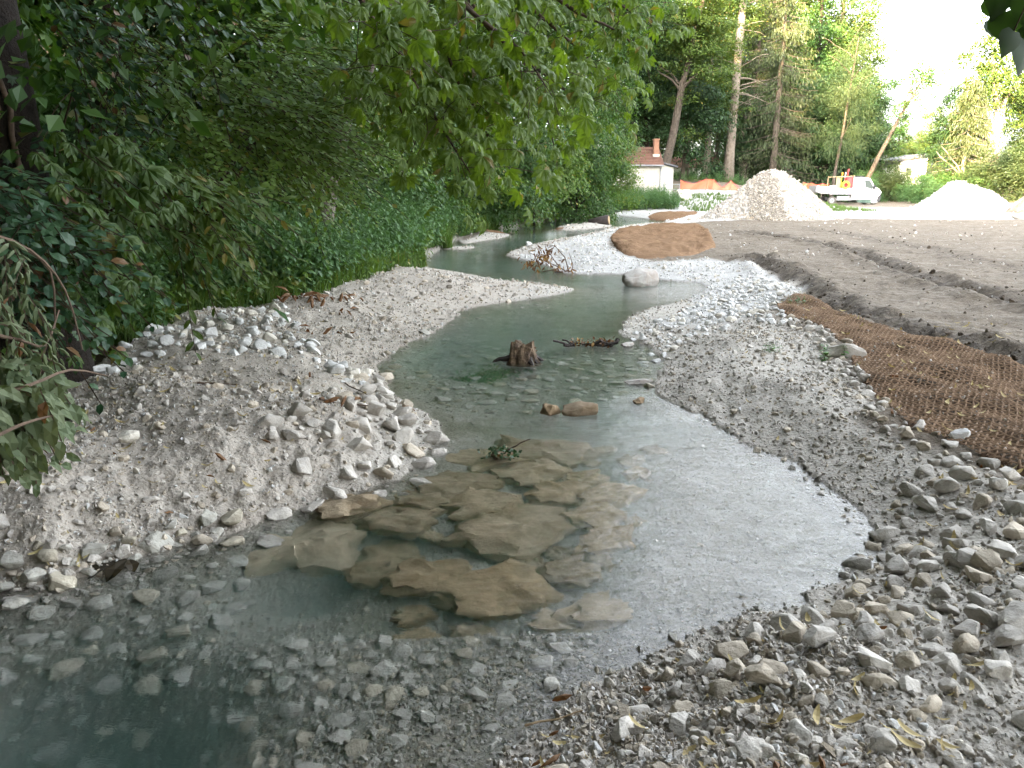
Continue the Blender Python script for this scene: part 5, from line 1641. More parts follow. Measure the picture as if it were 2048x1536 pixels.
HY = 60.0
c = at_y(1290, 395, HY)
house = empty('house', (c[0], HY, 0.2), 0, 'small whitewashed stone house with a red brown tiled roof by the stream', 'house')
o0 = np.array(house.location)
x0, x1 = loc(1228, 325, HY, o0)[0], loc(1322, 325, HY, o0)[0]
ze, zr = loc(1290, 327, HY, o0)[2], loc(1290, 291, HY, o0)[2]
M['whitewash'] = mat_rough('whitewashed stone', (0.62, 0.59, 0.53), (0.46, 0.42, 0.36), 2.2, .95, .5, .02)
M['plaster'] = mat_rough('stained plaster', (0.60, 0.59, 0.53), (0.42, 0.41, 0.34), 1.6, .9, .2, .01)
M['tile'] = mat_rough('clay tile', (0.20, 0.105, 0.075), (0.13, 0.075, 0.058), 3, .9, .4, .01)
M['slate'] = mat_rough('slate', (0.13, 0.13, 0.14), (0.08, 0.08, 0.09), 3, .8, .3, .01)
M['brick'] = mat_rough('orange brick', (0.30, 0.16, 0.10), (0.23, 0.125, 0.08), 6, .9, .4, .01)
wall = MB().box(x0, x1, 0, 4.4, -1, ze).prism([(x0 + .01, ze), (x1 - .01, ze), (x1 - .01, ze + .02)], .1, 4.3)
wall.add([(x1, .05, ze), (x1, 4.35, ze), (x1, 2.2, zr - .1)], [(0, 1, 2)])
w = wall.build('wall', M['whitewash'], house)
m, me_s = [], MB().box(-.5, .5, -.5, .5, -.5, .5)
st_me = None
rowz = np.arange(.35, ze - .1, .19)
sc_ = MB()
for j, z_ in enumerate(rowz):
    x_ = x0 + .05 + rng.uniform(0, .3)
    while x_ < x1 - .35:
        L = rng.uniform(.22, .5)
        if rng.random() < .62:
            sc_.box(x_, min(x_ + L, x1 - .02), -.03 - rng.uniform(0, .02), .02, z_ + rng.uniform(0, .015), z_ + .165)
        x_ += L + .03
ow = sc_.build('stone_courses', M['whitewash'], w)
tag(ow, kind='stuff')
roof = MB()
nc = 12
for k in range(nc):
    for side in (0, 1):
        ya, yb = -.35 + (2.2 + .35) * k / nc, -.35 + (2.2 + .35) * (k + 1) / nc
        za, zb = ze - .12 + (zr - ze + .12) * k / nc, ze - .12 + (zr - ze + .12) * (k + 1) / nc
        if side: ya, yb = 4.4 - ya, 4.4 - yb
        roof.add([(x0 - .2, ya, za + .05), (x1 + .18, ya, za + .05), (x1 + .18, yb, zb), (x0 - .2, yb, zb), (x0 - .2, ya, za - .03), (x1 + .18, ya, za - .03), (x1 + .18, yb, zb - .06), (x0 - .2, yb, zb - .06)],
                 [(0, 1, 2, 3), (0, 4, 5, 1), (1, 5, 6, 2), (3, 7, 4, 0), (4, 7, 6, 5)])
rf = roof.build('roof', M['tile'], house)
til = MB()
for k in range(nc):
    ya = -.35 + 2.55 * k / nc - .012
    za = ze - .12 + (zr - ze + .12) * k / nc + .058
    x_ = x0 - .2
    while x_ < x1 + .1:
        til.box(x_, x_ + .2, ya, ya + .2, za - .03 + rng.uniform(0, .012), za + rng.uniform(.0, .02))
        x_ += .215
tag(til.build('roof_tiles', M['tile'], rf), kind='stuff')
ca, cb = loc(1311, 311, HY, o0), loc(1322, 279, HY, o0)
ch = MB().box(ca[0], cb[0] + .02, .75, 1.3, ze + .4, cb[2]).build('chimney', M['brick'], rf)
MB().box(ca[0] - .05, cb[0] + .07, .70, 1.35, ze + .52, ze + .70).build('chimney_base', M['plaster'], house)
MB().box(ca[0] - .04, cb[0] + .06, .71, 1.34, cb[2] + .003, cb[2] + .10).build('chimney_cap', M['brick'], house)
MB().tube([(x0 - .15, -.42, ze - .14), (x1 + .15, -.42, ze - .16)], .06, 8).build('gutter', M['grey_metal'], house)
MB().tube([(x1 - .04, -.42, ze - .18), (x1 - .02, -.10, ze - .5), (x1 - .02, -.09, .4)], .045, 8).build('downpipe', M['grey_metal'], house)
for k in range(9):
    xx = x0 + .2 + k * (x1 - x0 - .4) / 8
    MB().box(xx, xx + .09, -.30, -.003, ze - .22, ze - .13).build('rafter_end', M['bark'], house)
ax1 = loc(1349, 340, HY, o0)[0]
zl = loc(1349, 333, HY, o0)[2]
MB().prism([(x1 + .003, -1), (ax1, -1), (ax1, zl - .05), (x1 + .003, ze - .02)], .35, 3.6).build('annex', M['plaster'], house)
MB().prism([(x1 + .02, ze + .03), (ax1 + .28, zl - .06), (ax1 + .28, zl + .04), (x1 + .02, ze + .14)], .05, 3.9).build('annex_roof', M['slate'], house)
rl = MB()
zp = loc(1330, 388, HY, o0)[2]
for xx in (x1 + .1, (x1 + ax1) / 2 + .15, ax1 + .25):
    rl.tube([(xx, -.9, zp - .35), (xx, -.9, zp + .72)], .025, 6)
for zz in (.70, .32):
    rl.tube([(x1 + .1, -.9, zp + zz), (ax1 + .25, -.9, zp + zz)], .022, 6)
rl.build('railing', M['grey_metal'], house)
sl = MB().box(x1 - .1, ax1 + .6, -1.0, .35, zp - .45, zp - .28).build('landing', M['plaster'], house)
stairs = empty('steps', (c[0] + ax1 + .75, HY - .5, hz(c[0] + ax1 + .9, HY - .5)), 0, 'short flight of concrete steps right of the white house', 'steps')
for k in range(4):
    MB().box(-.45, .45, -.5 + .28 * k, -.2 + .28 * k + .4, -.1, .02 + .16 * (k + 1)).build('step', M['plaster'], stairs)
# grey bungalow far behind the netting
by = 92.0
c = at_y(1405, 350, by)
bun = empty('bungalow', (c[0], by, hz(c[0], by) - .2), 0, 'grey bungalow with a low brown roof, half hidden behind the spruce trunks', 'house')
o0 = np.array(bun.location)
xa, xb = loc(1350, 340, by, o0)[0], loc(1440, 340, by, o0)[0]
zt, zq = loc(1400, 333, by, o0)[2], loc(1400, 312, by, o0)[2]
M['grey_wall'] = mat_rough('grey render', (0.42, 0.40, 0.37), (0.33, 0.32, 0.30), 1, .9, .2, .01)
MB().box(xa, xb, 0, 7, -1, zt).build('wall', M['grey_wall'], bun)
MB().prism([(0, zt), (3.6, zq), (7.2, zt), (7.2, zt - .12), (0, zt - .12)], 0, xb - xa + .8).build('roof', M['tile'], bun).matrix_local = Matrix.Translation((xa - .4, -.3, 0)) @ Matrix(((0, 1, 0, 0), (1, 0, 0, 0), (0, 0, 1, 0), (0, 0, 0, 1)))
for a, b in ((1370, 1378), (1396, 1412)):
    q0, q1 = loc(a, 336, by, o0), loc(b, 352, by, o0)
    MB().box(q0[0], q1[0], -.05, -.003, q1[2], q0[2] - .2).build('garage_door' if b > 1400 else 'window', M['white_paint'] if b > 1400 else M['glass'], bun)
MB().box(xb + .6, xb + 1.9, 1, 4, -1, zt + .4).build('white_annex', M['white_paint'], bun)
# white building behind the willow shrub
by = 100.0
c = at_y(1835, 360, by)
wb = empty('white_building', (c[0], by, hz(c[0], by) - .2), 0.0, 'white gabled building half hidden behind shrubs right of the truck', 'building')
o0 = np.array(wb.location)
xa, xb = loc(1800, 340, by, o0)[0], loc(1853, 340, by, o0)[0]
z1, z2 = loc(1810, 322, by, o0)[2], loc(1850, 311, by, o0)[2]
MB().prism([(xa, -1), (xb, -1), (xb, z2), (xa, z1)], 0, 6).build('wall', M['white_paint'], wb)
MB().prism([(xa - .5, z1 - .05), (xb + .3, z2 + .03), (xb + .3, z2 + .28), (xa - .5, z1 + .2)], -.5, 6.4).build('roof', M['slate'], wb)
q0, q1 = loc(1812, 335, by, o0), loc(1822, 352, by, o0)
wf = MB().box(q0[0], q1[0], -.06, -.003, q1[2], q0[2]).build('window', M['grey_metal'], wb)
MB().box(q0[0] + .08, q1[0] - .08, -.075, -.063, q1[2] + .08, q0[2] - .08).build('pane', M['glass'], wf)

# ------------------------------------------------------------------ orange safety netting
t = NT('orange netting')
tr = t.n('BsdfTransparent')
ms = t.n('MixShader')
ms.inputs[0].default_value = .82
t.p.inputs['Base Color'].default_value = (0.55, 0.14, 0.06, 1)
t.p.inputs['Roughness'].default_value = .6
t.L(tr.outputs[0], ms.inputs[1])
t.L(t.p.outputs[0], ms.inputs[2])
t.L(ms.outputs[0], t.out.inputs[0])
M['netting'] = t.m


def net_fence(lab, posts, Yd, sag, rows):
    pts = [at_y(a, b, Yd) for a, b in posts]
    e = empty('safety_fence', (pts[0][0], Yd, pts[0][2] - .9), 0, lab, 'safety fence', 'orange safety netting')
    o0 = np.array(e.location)
    for (p, r_) in zip(pts, rows):
        q = p - o0
        MB().tube([(q[0], .03, q[2] - 1.6), (q[0], .03, q[2] + .05)], .03, 6).build('post', M['bark_pale'], e)
    V, F = [], []
    k = 0
    for i in range(len(pts) - 1):
        a, b = pts[i] - o0, pts[i + 1] - o0
        ha, hb = rows[i], rows[i + 1]
        for j in range(17):
            u = j / 16
            top = (a * (1 - u) + b * u)
            h = (ha * (1 - u) + hb * u)
            s = sag[i] * 4 * u * (1 - u)
            for v in range(6):
                w_ = v / 5
                V.append((top[0], .10 * math.sin(9 * u + 2 * w_ + i) * w_ * 1.2, top[2] - s * (1 - w_) - h * w_))
        for j in range(16):
            for v in range(5):
                q = k + j * 6 + v
                F.append((q, q + 1, q + 7, q + 6))
        k += 17 * 6
    obj('netting', mesh_np('netting', V, np.array(F), M['netting'], True), e)
    for i in range(len(pts) - 1):
        a, b = pts[i] - o0, pts[i + 1] - o0
        MB().tube([(a[0], .0, a[2]), ((a[0] + b[0]) / 2, .02, (a[2] + b[2]) / 2 - sag[i] - .01), (b[0], 0, b[2])], .015, 4).build('top_cord', M['red'], e)


net_fence('sagging orange safety netting between the white house and the front heap', [(1361, 360), (1412, 358), (1428, 359), (1462, 361), (1505, 364)], 64, [.32, .02, .55, .6], [.80, .78, .80, .82, .8])
net_fence('orange safety netting seen behind the front heap and truck tail', [(1606, 364), (1625, 366), (1645, 367), (1662, 366)], 78, [.1, .15, .1], [.85, .8, .8, .8])

# ------------------------------------------------------------------ truck
def tz(zx, zy):
    """(along, up) in metres from the truck's front bumper, read off an enlargement of the photograph"""
    return (zx / 10.24 + 1600 - 1759.5) * .0441, (408.5 - (zy / 10.24 + 320)) * .0441


tp = at_y(1759.5, 408.5, 70)
truck = empty('truck', (tp[0], 70, hz(tp[0] - 2, 70)), 0.0, 'white dropside works truck parked side on behind the front gravel heap', 'truck')
W = 2.0
prof = [tz(*q) for q in ((1058, 372), (1330, 370), (1395, 400), (1492, 545), (1600, 600), (1622, 640), (1630, 740), (1618, 850), (1570, 870), (1170, 870), (1165, 720), (1058, 705))]
cab = MB().prism(prof, 0, W).build('cab', M['white_paint'], truck, False, .05)
MB().prism([tz(*q) for q in ((1160, 800), (1445, 800), (1450, 882), (1165, 862))], -.012, W + .012).build('skirt', M['green_skirt'], truck)
win = [tz(*q) for q in ((1272, 422), (1355, 420), (1395, 450), (1462, 560), (1440, 605), (1300, 560))]
MB().prism(win, -.012, W + .012).build('side_window', M['glass'], truck)
a, b = tz(1402, 408), tz(1488, 540)
MB().add([(a[0] + .02, .12, a[1] - .02), (b[0] + .03, .08, b[1] + .0), (b[0] + .03, W - .08, b[1]), (a[0] + .02, W - .12, a[1] - .02)], [(0, 1, 2, 3)]).build('windscreen', M['glass'], truck)
dr = MB()
for zx in (1240, 1462):
    q0, q1 = tz(zx, 430 if zx < 1400 else 590), tz(zx, 800)
    dr.box(q0[0] - .008, q0[0] + .008, -.006, .001, q1[1], q0[1])
dr.build('door_seam', M['grey_metal'], truck)
q = tz(1300, 636)
MB().box(q[0] - .1, q[0] + .1, -.03, -.003, q[1] - .025, q[1] + .025).build('door_handle', M['black_plastic'], truck)
q = tz(1470, 560)
MB().box(q[0] - .07, q[0] + .09, -.24, -.03, q[1] - .17, q[1] + .17).build('mirror', M['black_plastic'], truck, False, .03)
fb = [tz(*q) for q in ((1575, 745), (1634, 690), (1634, 770), (1612, 858), (1560, 850), (1565, 790))]
MB().prism(fb, -.02, W + .02).build('front_bumper', M['black_plastic'], truck)
q = tz(1606, 660)
MB().box(q[0] - .08, q[0] + .12, -.02, .28, q[1] - .11, q[1] + .07).build('headlight', M['lamp_glass'], truck)
for zx, zy in ((1504, 660), (1560, 662), (930, 630), (988, 630)):
    q = tz(zx, zy)
    MB().add([(q[0] - .09, -.052, q[1] + .07), (q[0] + .01, -.052, q[1] + .07), (q[0] + .09, -.052, q[1] - .07), (q[0] - .01, -.052, q[1] - .07)], [(0, 1, 2, 3)]).build('chevron', M['red'], truck)
b0, b1 = tz(580, 700), tz(1050, 582)
bed = MB().box(b0[0], b1[0], -.03, W + .03, b0[1] - .02, b0[1] + .06).build('flatbed', M['grey_metal'], truck)
for yy in (-.045, W + .005):
    MB().box(b0[0], b1[0], yy, yy + .04, b0[1] + .063, b1[1]).build('dropside', M['white_paint'], truck)
t0, t1 = tz(375, 680), tz(590, 555)
MB().box(t0[0], b0[0] - .004, -.06, W + .06, t0[1], t1[1]).build('tail_box', M['white_paint'], truck, False, .03)
MB().box(t0[0] - .25, t0[0] - .003, .1, W - .1, t0[1] + .1, t1[1] + .12).build('tail_frame', M['grey_metal'], truck)
for z0, z1, nm, mt in (((750, 740), (1000, 800), 'tool_locker', 'grey_metal'), ((1052, 722), (1150, 820), 'side_box', 'white_paint'), ((740, 800), (1160, 822), 'side_rail', 'grey_metal')):
    a, b = tz(*z0), tz(*z1)
    MB().box(a[0], b[0], .03, .45, b[1], a[1]).build(nm, M[mt], truck)
MB().box(tz(560, 0)[0], tz(1500, 0)[0], .6, W - .6, .38, .62).build('chassis', M['black_plastic'], truck)
hb = MB()
for zx, top in ((700, 345), (1055, 330)):
    for yy in (.02, W - .06):
        q = tz(zx, top)
        hb.box(q[0], q[0] + .05, yy, yy + .05, b1[1] - .3, q[1])
a, b = tz(700, 355), tz(1055, 335)
for yy in (.02, W - .06):
    hb.add([(a[0], yy, a[1] - .06), (b[0], yy, b[1] - .06), (b[0], yy, b[1]), (a[0], yy, a[1]), (a[0], yy + .05, a[1] - .06), (b[0], yy + .05, b[1] - .06), (b[0], yy + .05, b[1]), (a[0], yy + .05, a[1])],
           [(0, 1, 2, 3), (4, 7, 6, 5), (0, 4, 5, 1), (2, 6, 7, 3), (0, 3, 7, 4), (1, 5, 6, 2)])
hb.build('load_frame', M['wood'], truck)
q = tz(1230, 345)
MB().box(q[0] - .5, q[0] + .35, .5, W - .5, tz(0, 368)[1] + .003, tz(0, 340)[1]).build('light_bar', M['black_plastic'], truck)
for zx, dual in ((1505, 0), (650, 1)):
    for side in (0, 1):
        q = tz(zx, 830)
        yy = .13 if side == 0 else W - .13
        wh = MB().ring((q[0], yy, .345), (0, 1, 0), .20, .345, .24, 26).build('wheel', M['tyre'], truck, True)
        s = -1 if side == 0 else 1
        MB().ring((q[0], yy + s * .07, .345), (0, 1, 0), .0, .205, .06, 20).build('rim', M['grey_metal'], wh)
        MB().ring((q[0], yy + s * .112, .345), (0, 1, 0), .0, .06, .02, 12).build('hub_cap', M['black_plastic'], wh)
    q = tz(zx, 830)
    V = [(q[0] + .42 * math.cos(a_), yy_, .36 + .42 * math.sin(a_)) for a_ in np.linspace(.1, math.pi - .1, 12) for yy_ in (-.022, .05)]
    MB().add(V, [(2 * i, 2 * i + 1, 2 * i + 3, 2 * i + 2) for i in range(11)]).build('mudguard', M['black_plastic'], truck)
TX = np.array(truck.location)


def on_truck(name, lab, cat, mb, mat, group=None):
    o = mb.build(name, M[mat])
    o.location = TX
    return tag(o, lab, cat, group)


zb = b0[1] + .06
a, b = tz(960, 0)[0], tz(1035, 0)[0]
on_truck('red_tank', 'upright red tank standing on the truck bed behind the cab', 'tank', MB().tube([((a + b) / 2, .45, zb), ((a + b) / 2, .45, tz(0, 380)[1]), ((a + b) / 2, .45, tz(0, 350)[1])], [.36, .36, .22], 14), 'red')
a = tz(888, 520)
on_truck('hose_coil', 'yellow hose coil hung on the side of the truck bed', 'hose', MB().ring((a[0], -.09, a[1]), (0, 1, 0), .20, .36, .08, 22), 'yellow')
for zx, zt, lab in ((765, 375, 'tall pale timber board standing on the truck bed, rear one'), (800, 385, 'tall pale timber board standing on the truck bed, front one')):
    a = tz(zx, 0)[0]
    on_truck('board', lab, 'board', MB().box(a - .13, a + .13, .35 + (zx - 765) * .004, .40 + (zx - 765) * .004, zb, tz(0, zt)[1]), 'wood', 'boards on the truck')
for zx, zt, mt, lab in ((866, 265, 'yellow', 'yellow tool handle rising above the truck bed'), (930, 260, 'grey_metal', 'grey tool handle rising above the truck bed'), (985, 200, 'red', 'red signal pole rising above the truck bed')):
    a = tz(zx, 0)[0]
    on_truck('tool_pole', lab, 'tool', MB().tube([(a, .8, zb), (a + .06, .8, tz(0, zt)[1])], .03, 6).box(a + .02, a + .12, .74, .86, tz(0, zt)[1] - .22, tz(0, zt)[1] - .01), mt)
a = tz(690, 540)
on_truck('sack', 'pale sack lying at the rear of the truck bed', 'sack', MB().box(a[0] - .25, a[0] + .2, .2, .7, zb, a[1] + .05), 'white_paint')

# ------------------------------------------------------------------ wood in the water
M['rotten'] = mat_rough('rotten wood', (0.25, 0.175, 0.11), (0.075, 0.053, 0.04), 9, .95, 1.0, .03)
M['black_wood'] = mat_rough('waterlogged wood', (0.06, 0.045, 0.04), (0.025, 0.02, 0.018), 9, .7, .8, .02)
c = at(1048, 722, WL)
stump = empty('stump', c, 0, 'broken orange brown tree stump sticking out of the middle pool', 'stump')
n, m_ = 26, 7
V = []
for j in range(m_):
    v = j / (m_ - 1)
    for i in range(n):
        a = 2 * math.pi * i / n
        rad = (.185 - .075 * v ** .8) * (1 + .22 * fbm(np.array([2.5 * math.cos(a) + 4]), np.array([2.5 * math.sin(a) + v * 1.2]), 3, 1.3)[0] + .10 * rng.normal() * (.4 + v))
        z_ = -.12 + v * .32 + (v ** 3) * rng.uniform(-.04, .04)
        V.append((math.cos(a) * rad * 1.15 - .02 * v, math.sin(a) * rad, z_))
V.append((0, 0, .18))
F = [(j * n + i, j * n + (i + 1) % n, (j + 1) * n + (i + 1) % n, (j + 1) * n + i) for j in range(m_ - 1) for i in range(n)] + [((m_ - 1) * n + i, (m_ - 1) * n + (i + 1) % n, len(V) - 1) for i in range(n)]
MB().add(V, F).build('wood', M['rotten'], stump)
sp = MB()
for k in range(16):
    a, z_ = rng.uniform(0, 6.28), rng.uniform(.06, .19)
    r_ = .165 - .25 * z_
    sp.tube([(math.cos(a) * r_, math.sin(a) * r_, z_), (math.cos(a) * (r_ + .02), math.sin(a) * (r_ + .02), z_ + rng.uniform(.0, .035))], [.014, .004], 4)
sp.build('splinters', M['rotten'], stump)
rt = MB()
for a, L in ((3.25, .36), (2.9, .26), (.2, .24), (-.5, .2), (5.2, .22)):
    rt.tube(wander((math.cos(a) * .1, math.sin(a) * .1, .04), (math.cos(a) * L, math.sin(a) * L, -.02), 6, .35), np.linspace(.045, .012, 6), 6)
rt.build('root', M['black_wood'], stump)
c = at(1192, 692, WL)
drift = empty('driftwood', c, 0, 'dark clump of roots and dead leaves stranded right of the stump', 'driftwood')
m = MB()
for k in range(22):
    x_ = rng.uniform(-.35, .2)
    m.tube(wander((x_, rng.uniform(-.05, .05), rng.uniform(-.02, .03)), (x_ + rng.uniform(-.2, .2), rng.uniform(-.1, .1), rng.uniform(0, .09)), 4, .4), rng.uniform(.008, .03), 5)
m.build('roots', M['black_wood'], drift)
n = 60
pos = np.stack([rng.uniform(-.3, .25, n), rng.uniform(-.07, .07, n), rng.uniform(.01, .08, n)], 1)
obj('dead_leaves', leafmesh('dead_leaves', leaves(T_oval(.3, .08, .3), pos, rng.normal(size=(n, 3)), rng.normal(size=(n, 3)), rng.uniform(.04, .07, n)), M['dead_leaf']), drift)
c = at(1090, 545, WL)
br = empty('dead_branch', c, 0, 'dead branch with hanging brown leaves standing in the water before the gravel bar', 'branch')
b0_ = np.array(c)
m = MB()
LN = [[(1140, 548, 0), (1120, 535, 0), (1085, 520, 0), (1060, 505, 0)], [(1140, 548, 0), (1105, 540, 0), (1075, 545, 0), (1050, 546, 0)], [(1138, 545, 0), (1130, 515, 0), (1110, 492, 0), (1085, 488, 0)], [(1120, 535, 0), (1108, 520, 0), (1095, 500, 0)], [(1142, 548, 0), (1146, 530, 0), (1138, 505, 0)]]
for ln in LN:
    m.tube(np.array([at_y(a, b, c[1] + .1 * k) - b0_ for k, (a, b, _) in enumerate(ln)]), np.linspace(.016, .005, len(ln)), 5)
m.build('wood', M['twig_dead'], br)
pos = []
for (a, b, s, k) in ((1085, 510, 11, 60), (1065, 530, 9, 40), (1120, 535, 10, 24), (1100, 500, 7, 22), (1142, 540, 5, 14)):
    pos += [at_y(rng.normal(a, s), rng.normal(b, s * .9), c[1] + rng.normal(0, .15)) - b0_ for _ in range(k)]
pos = np.array(pos)
n = len(pos)
obj('dead_leaves', leafmesh('dead_leaves', leaves(T_wilt(), pos, rng.normal(size=(n, 3)) * .5 + [0, 0, -1], rng.normal(size=(n, 3)), rng.uniform(.08, .14, n)), M['dead_leaf']), br)
c = at(1213, 451, WL)
lg = empty('log', c, .25, 'short dark log with a pale cut end lying on the far gravel spit', 'log')
MB().tube([(-.75, .5, .12), (-.3, .25, .2), (.1, 0, .26)], [.16, .22, .27], 12).build('bark', M['black_wood'], lg, True)
MB().ring((.115, -.01, .262), (.45, -.28, .06), 0, .2, .03, 14).build('cut_end', M['wood'], lg)
c = at(1148, 546, WL)
o = MB().tube(wander((-.45, .1, .0), (.5, -.05, .015), 8, .15), np.linspace(.03, .012, 8), 6).build('stick', M['black_wood'])
o.location = at(1150, 546, WL)
tag(o, 'thin black stick floating beside the left gravel tip', 'stick', 'sticks lying about')
for (a, b, lab, mt, w_) in (((395, 770), (480, 775), 'dark stick lying across the left gravel bank', 'twig', .008), ((640, 803), (770, 822), 'long thin stick near the left waterline by the brown leaves', 'twig', .007), ((690, 770), (745, 800), 'short stick among stones at the left waterline', 'twig', .006),
                            ((1050, 1460), (1165, 1435), 'pale stalk with dry leaflets lying at the bottom edge', 'wood', .004), ((1000, 912), (1060, 886), 'thin dark twig arching out of the riffle by the mossy clump', 'twig', .006), ((1170, 1180), (1170, 1181), '', 'twig', .004)):
    if not lab:
        continue
    A, B_ = (ground_at(*a), ground_at(*b)) if 'riffle' not in lab else (at(*a, WL), at(*b, WL + .07))
    o = MB().tube(wander((0, 0, .02), np.array(B_) - A + [0, 0, .03], 8, .12), np.linspace(w_ * 1.3, w_ * .5, 8), 6).build('stick', M[mt])
    o.location = A
    tag(o, lab, 'stick', 'sticks lying about')
c = at(1003, 912, WL)
mo = empty('mossy_clump', c, 0, 'mossy clump with a tan stone rising at the head of the brown flat rocks', 'moss clump')
oo = obj('core', rock_mesh('core', 771, M['brown_rock'], n=18, rough=.05), mo, (0, 0, 0), (0, 0, .4), (.26, .17, .15))
n = 150
pos = np.stack([rng.normal(0, .055, n), rng.normal(0, .04, n), rng.uniform(-.02, .05, n)], 1)
obj('moss', leafmesh('moss', leaves(T_ivy(), pos, rng.normal(size=(n, 3)) + [0, 0, -.3], rng.normal(size=(n, 3)) + [0, -.3, 1], rng.uniform(.018, .036, n)), M['ivy']), mo)
for px, py, s_ in ((1010, 770, .5), (960, 785, .35)):
    c = at(px, py, WL - .22)
    n = 220
    pos = rng.normal(0, 1, (n, 3)) * [s_ * .4, s_ * .25, .012]
    wd = leafmesh('water_weed', leaves(T_diamond(.12), pos, np.stack([rng.normal(0, .3, n), -np.ones(n), rng.normal(.03, .06, n)], 1), np.tile([0, 0, 1.0], (n, 1)), rng.uniform(.07, .16, n)), M['nettle'])
    o = obj('water_weed', wd, None, (c[0], c[1], hz(c[0], c[1]) + .025))
    tag(o, 'bright green water weed waving on the pool bed below the stump' if s_ > .4 else 'smaller dark weed patch left of the bright green weed', 'water weed')
c = at(268, 1133, WL - .04)
dl = leafmesh('sunken_leaf', (lambda T: (T[0] * .42, T[1]))(T_palmate(.15)), mat_leaf('sunken leaf', (.03, .022, .016), (.05, .035, .022)))
o = obj('sunken_leaf', dl, None, (c[0], c[1], max(hz(c[0], c[1]) + .015, WL - .05)), (.05, .12, 1.9))
tag(o, 'big black dead palmate leaf lying in the shallows by the left bank', 'leaf')

# ------------------------------------------------------------------ fallen leaves
def strip_leaf(L, w_, curl, twist):
    V, F = [], []
    for i in range(6):
        u = i / 5
        ww = w_ * math.sin(math.pi * min(u * .92 + .04, 1)) ** .7
        for s_, zz in ((-1, .25), (0, 0), (1, .25)):
            a = twist * (u - .5)
            V.append((s_ * ww * math.cos(a), L * (u - .5), curl * L * (4 * (u - .5) ** 2 - .3) + zz * ww + s_ * ww * math.sin(a)))
        if i:
            q = (i - 1) * 3
            F += [(q, q + 1, q + 4, q + 3), (q + 1, q + 2, q + 5, q + 4)]
    return np.array(V), np.array(F)


YL = [leafmesh('fallen_leaf', strip_leaf(.085, rng.uniform(.009, .016), rng.uniform(.05, .35), rng.uniform(-1.5, 1.5)), M['yellow_leaf']) for _ in range(8)]
BL = [leafmesh('brown_leaf', leaves(T_wilt(), np.array([[0, 0, .03]]), rng.normal(size=(1, 3)) * [1, 1, .3], rng.normal(size=(1, 3)) * .5 + [0, 0, 1], rng.uniform(.09, .14, 1)), M['dead_leaf']) for _ in range(4)]
LEAFZ = [('mat', PS, 75, 'dry curled yellow leaf lying on the open mesh coir net', 'yellow leaves on the coir net'),
         ('heap', poly([(1150, 1480), (1300, 1330), (1700, 1150), (1800, 900), (2060, 960), (2060, 1500), (1150, 1530)]), 40, 'dry yellow leaf lying among the grey stones of the right bank', 'yellow leaves among the right bank stones'),
         ('left', poly([(0, 1120), (60, 930), (240, 740), (480, 720), (760, 760), (640, 900), (450, 1000), (200, 1090)]), 60, 'small dry yellow leaf lying on the dusty left bank', 'yellow leaves on the left bank'),
         ('field', poly([(1700, 690), (1900, 640), (2060, 660), (2060, 740), (1900, 690), (1750, 650)]), 14, 'dry yellow leaf lying on the churned mud beside the coir net', 'yellow leaves on the mud')]
for zn, P_, n, lab, grp in LEAFZ:
    q = in_poly(P_, n * 2)
    dw = look(q[:, 0], q[:, 1], 'dW')[1]
    q = q[dw > .05][:n]
    for (x_, y_), h in zip(q, look(q[:, 0], q[:, 1])):
        o = obj('fallen_leaf', YL[rng.integers(8)], None, (x_, y_, h + .03 + (.012 if zn == 'mat' else 0)), (rng.uniform(-.5, .5), rng.uniform(-.5, .5), rng.uniform(0, 6.28)), rng.uniform(.65, 1.15))
        tag(o, lab + ', ' + spot(x_, y_, (q[:, 0].min(), q[:, 0].max()), (q[:, 1].min(), q[:, 1].max())) + ' part', 'fallen leaf', grp)
for (px, py, s_, lab) in ((620, 598, 1.6, 'large heap of curled brown chestnut leaves at the top edge of the left bank'), (590, 600, 1.2, 'curled brown leaf left of the brown leaf heap'), (648, 600, 1.2, 'curled brown leaf right of the brown leaf heap'), (675, 630, 1.0, 'brown leaf cluster on the left gravel tip'),
                          (630, 668, 1.2, 'brown leaves between the white ridge and the gravel tip'), (712, 668, .9, 'brown leaf near the waterline of the gravel tip'), (760, 695, .9, 'brown leaf at the water edge above the middle pool'), (655, 812, 1.0, 'brown leaves at the root of the long thin stick'), (805, 820, .9, 'brown leaf at the water edge left of the paired brown rocks'),
                          (620, 750, .8, 'brown leaf on the dusty upper left bank'), (430, 915, .8, 'rust coloured leaf in a furrow of the left bank'), (1145, 1402, .6, 'rust coloured leaf at the bottom water edge'), (1290, 735, .5, 'orange leaf at the right shore of the middle pool'), (300, 630, 1.0, 'brown leaf under the ivy of the left bank'), (80, 620, 1.4, 'brown leaves caught in the felled branch')):
    c = ground_at(px, py)
    if 'heap' in lab or 'leaves' in lab or 'cluster' in lab:
        o = empty('leaf_cluster', (c[0], c[1], c[2] + .01), 0, lab, 'fallen leaves')
        for k in range(14 if 'heap' in lab else 5):
            obj('leaf', BL[rng.integers(4)], o, tuple(rng.normal(0, .06 * s_ + .05 * ('heap' in lab), 3) * [1.6, 1, .0] + [0, 0, rng.uniform(.0, .06)]), (rng.normal(0, .4), rng.normal(0, .4), rng.uniform(0, 6.28)), s_ * rng.uniform(.8, 1.2))
    else:
        o = obj('brown_leaf', BL[rng.integers(4)], None, (c[0], c[1], c[2] + .01), (0, 0, rng.uniform(0, 6.28)), s_)
        tag(o, lab, 'fallen leaf', 'brown leaves on the ground')
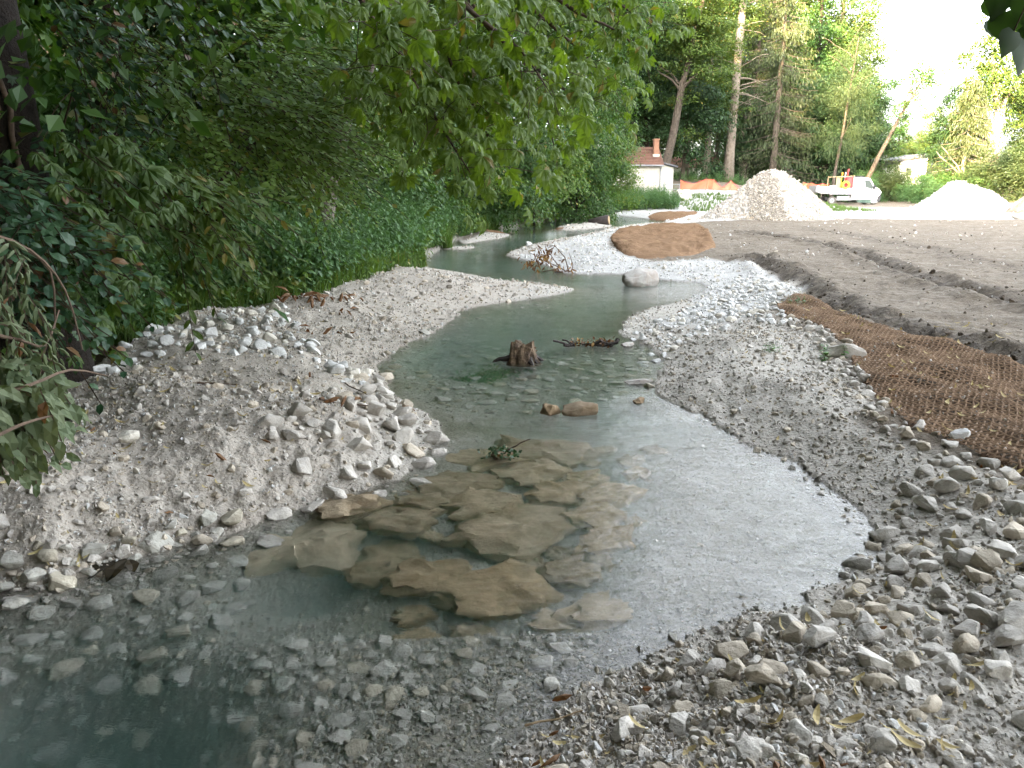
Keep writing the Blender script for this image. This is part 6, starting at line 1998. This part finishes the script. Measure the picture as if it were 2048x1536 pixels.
# crumbs of litter nobody could count
N = 5000
a, r = rng.uniform(-35, 35, N) * math.pi / 180, 1 / rng.uniform(1 / 14, 1 / 1.8, N)
x, y = r * np.sin(a), r * np.cos(a)
h, dw, dv = look(x, y, 'dW', 'dV')
k = (dw > .05) & (rng.random(N) < np.where(dv < .4, .9, np.where(x < 0, .28, .16)) * (.3 + sstep(-.1, .3, fbm(x, y, 3, 1.5))))
n = k.sum()
scatter('leaf_litter', np.stack([x, y, h + .012], 1)[k], rng.uniform(.3, .75, n), np.stack([rng.normal(0, .4, n), rng.normal(0, .4, n), rng.uniform(0, 6.3, n)], 1), YL[:4] + [BL[0]], np.where(rng.random(n) < .85, rng.integers(0, 4, n), 4))
# clods thrown up along the ruts
N = 9000
a, r = rng.uniform(0, 36, N) * math.pi / 180, np.exp(rng.uniform(math.log(5), math.log(38), N))
x, y = r * np.sin(a), r * np.cos(a)
h, mdd, gr, mt, dw, ch = look(x, y, 'mud', 'grav', 'mats', 'dW', 'chalk')
k = (mt < .05) & (dw > .5) & (ch < .3) & (gr < .5) & (rng.random(N) < .05 + .95 * np.clip(mdd, 0, 1) ** 1.2)
n = k.sum()
M['clod'] = mat_stone('mud clod', (0.125, 0.103, 0.08), (.5, .45, .4), .02)
CLOD = rocks('clod', M['clod'], 5, 1500, n=14, bev=.08, rough=.1)
s = np.exp(rng.normal(math.log(.034), .5, n)) * np.maximum(1, r[k] / 14) ** .5
scatter('mud_clods', np.stack([x, y, h], 1)[k] + np.c_[np.zeros((n, 2)), s * .1], s, rng.uniform(-3, 3, (n, 3)), CLOD, rng.integers(0, 5, n))
# green sprigs on the right bank
for px, py, s_, lab in ((1595, 610, .5, 'small green weed on the far end of the coir net'), (1665, 716, .6, 'dark green ivy sprig beside the broad white block'), (1545, 703, .4, 'single green sprig on the grey gravel of the right bank')):
    c = ground_at(px, py)
    V, F = several(lambda: nettle(.25, 5, .1, T_ivy(), .09), 4)
    o = obj('sprig', leafmesh('sprig', (V * s_, F), M['nettle']), None, c)
    tag(o, lab, 'sprig')
print('done', round(time.time() - T0, 1), 'objects', len(bpy.data.objects))
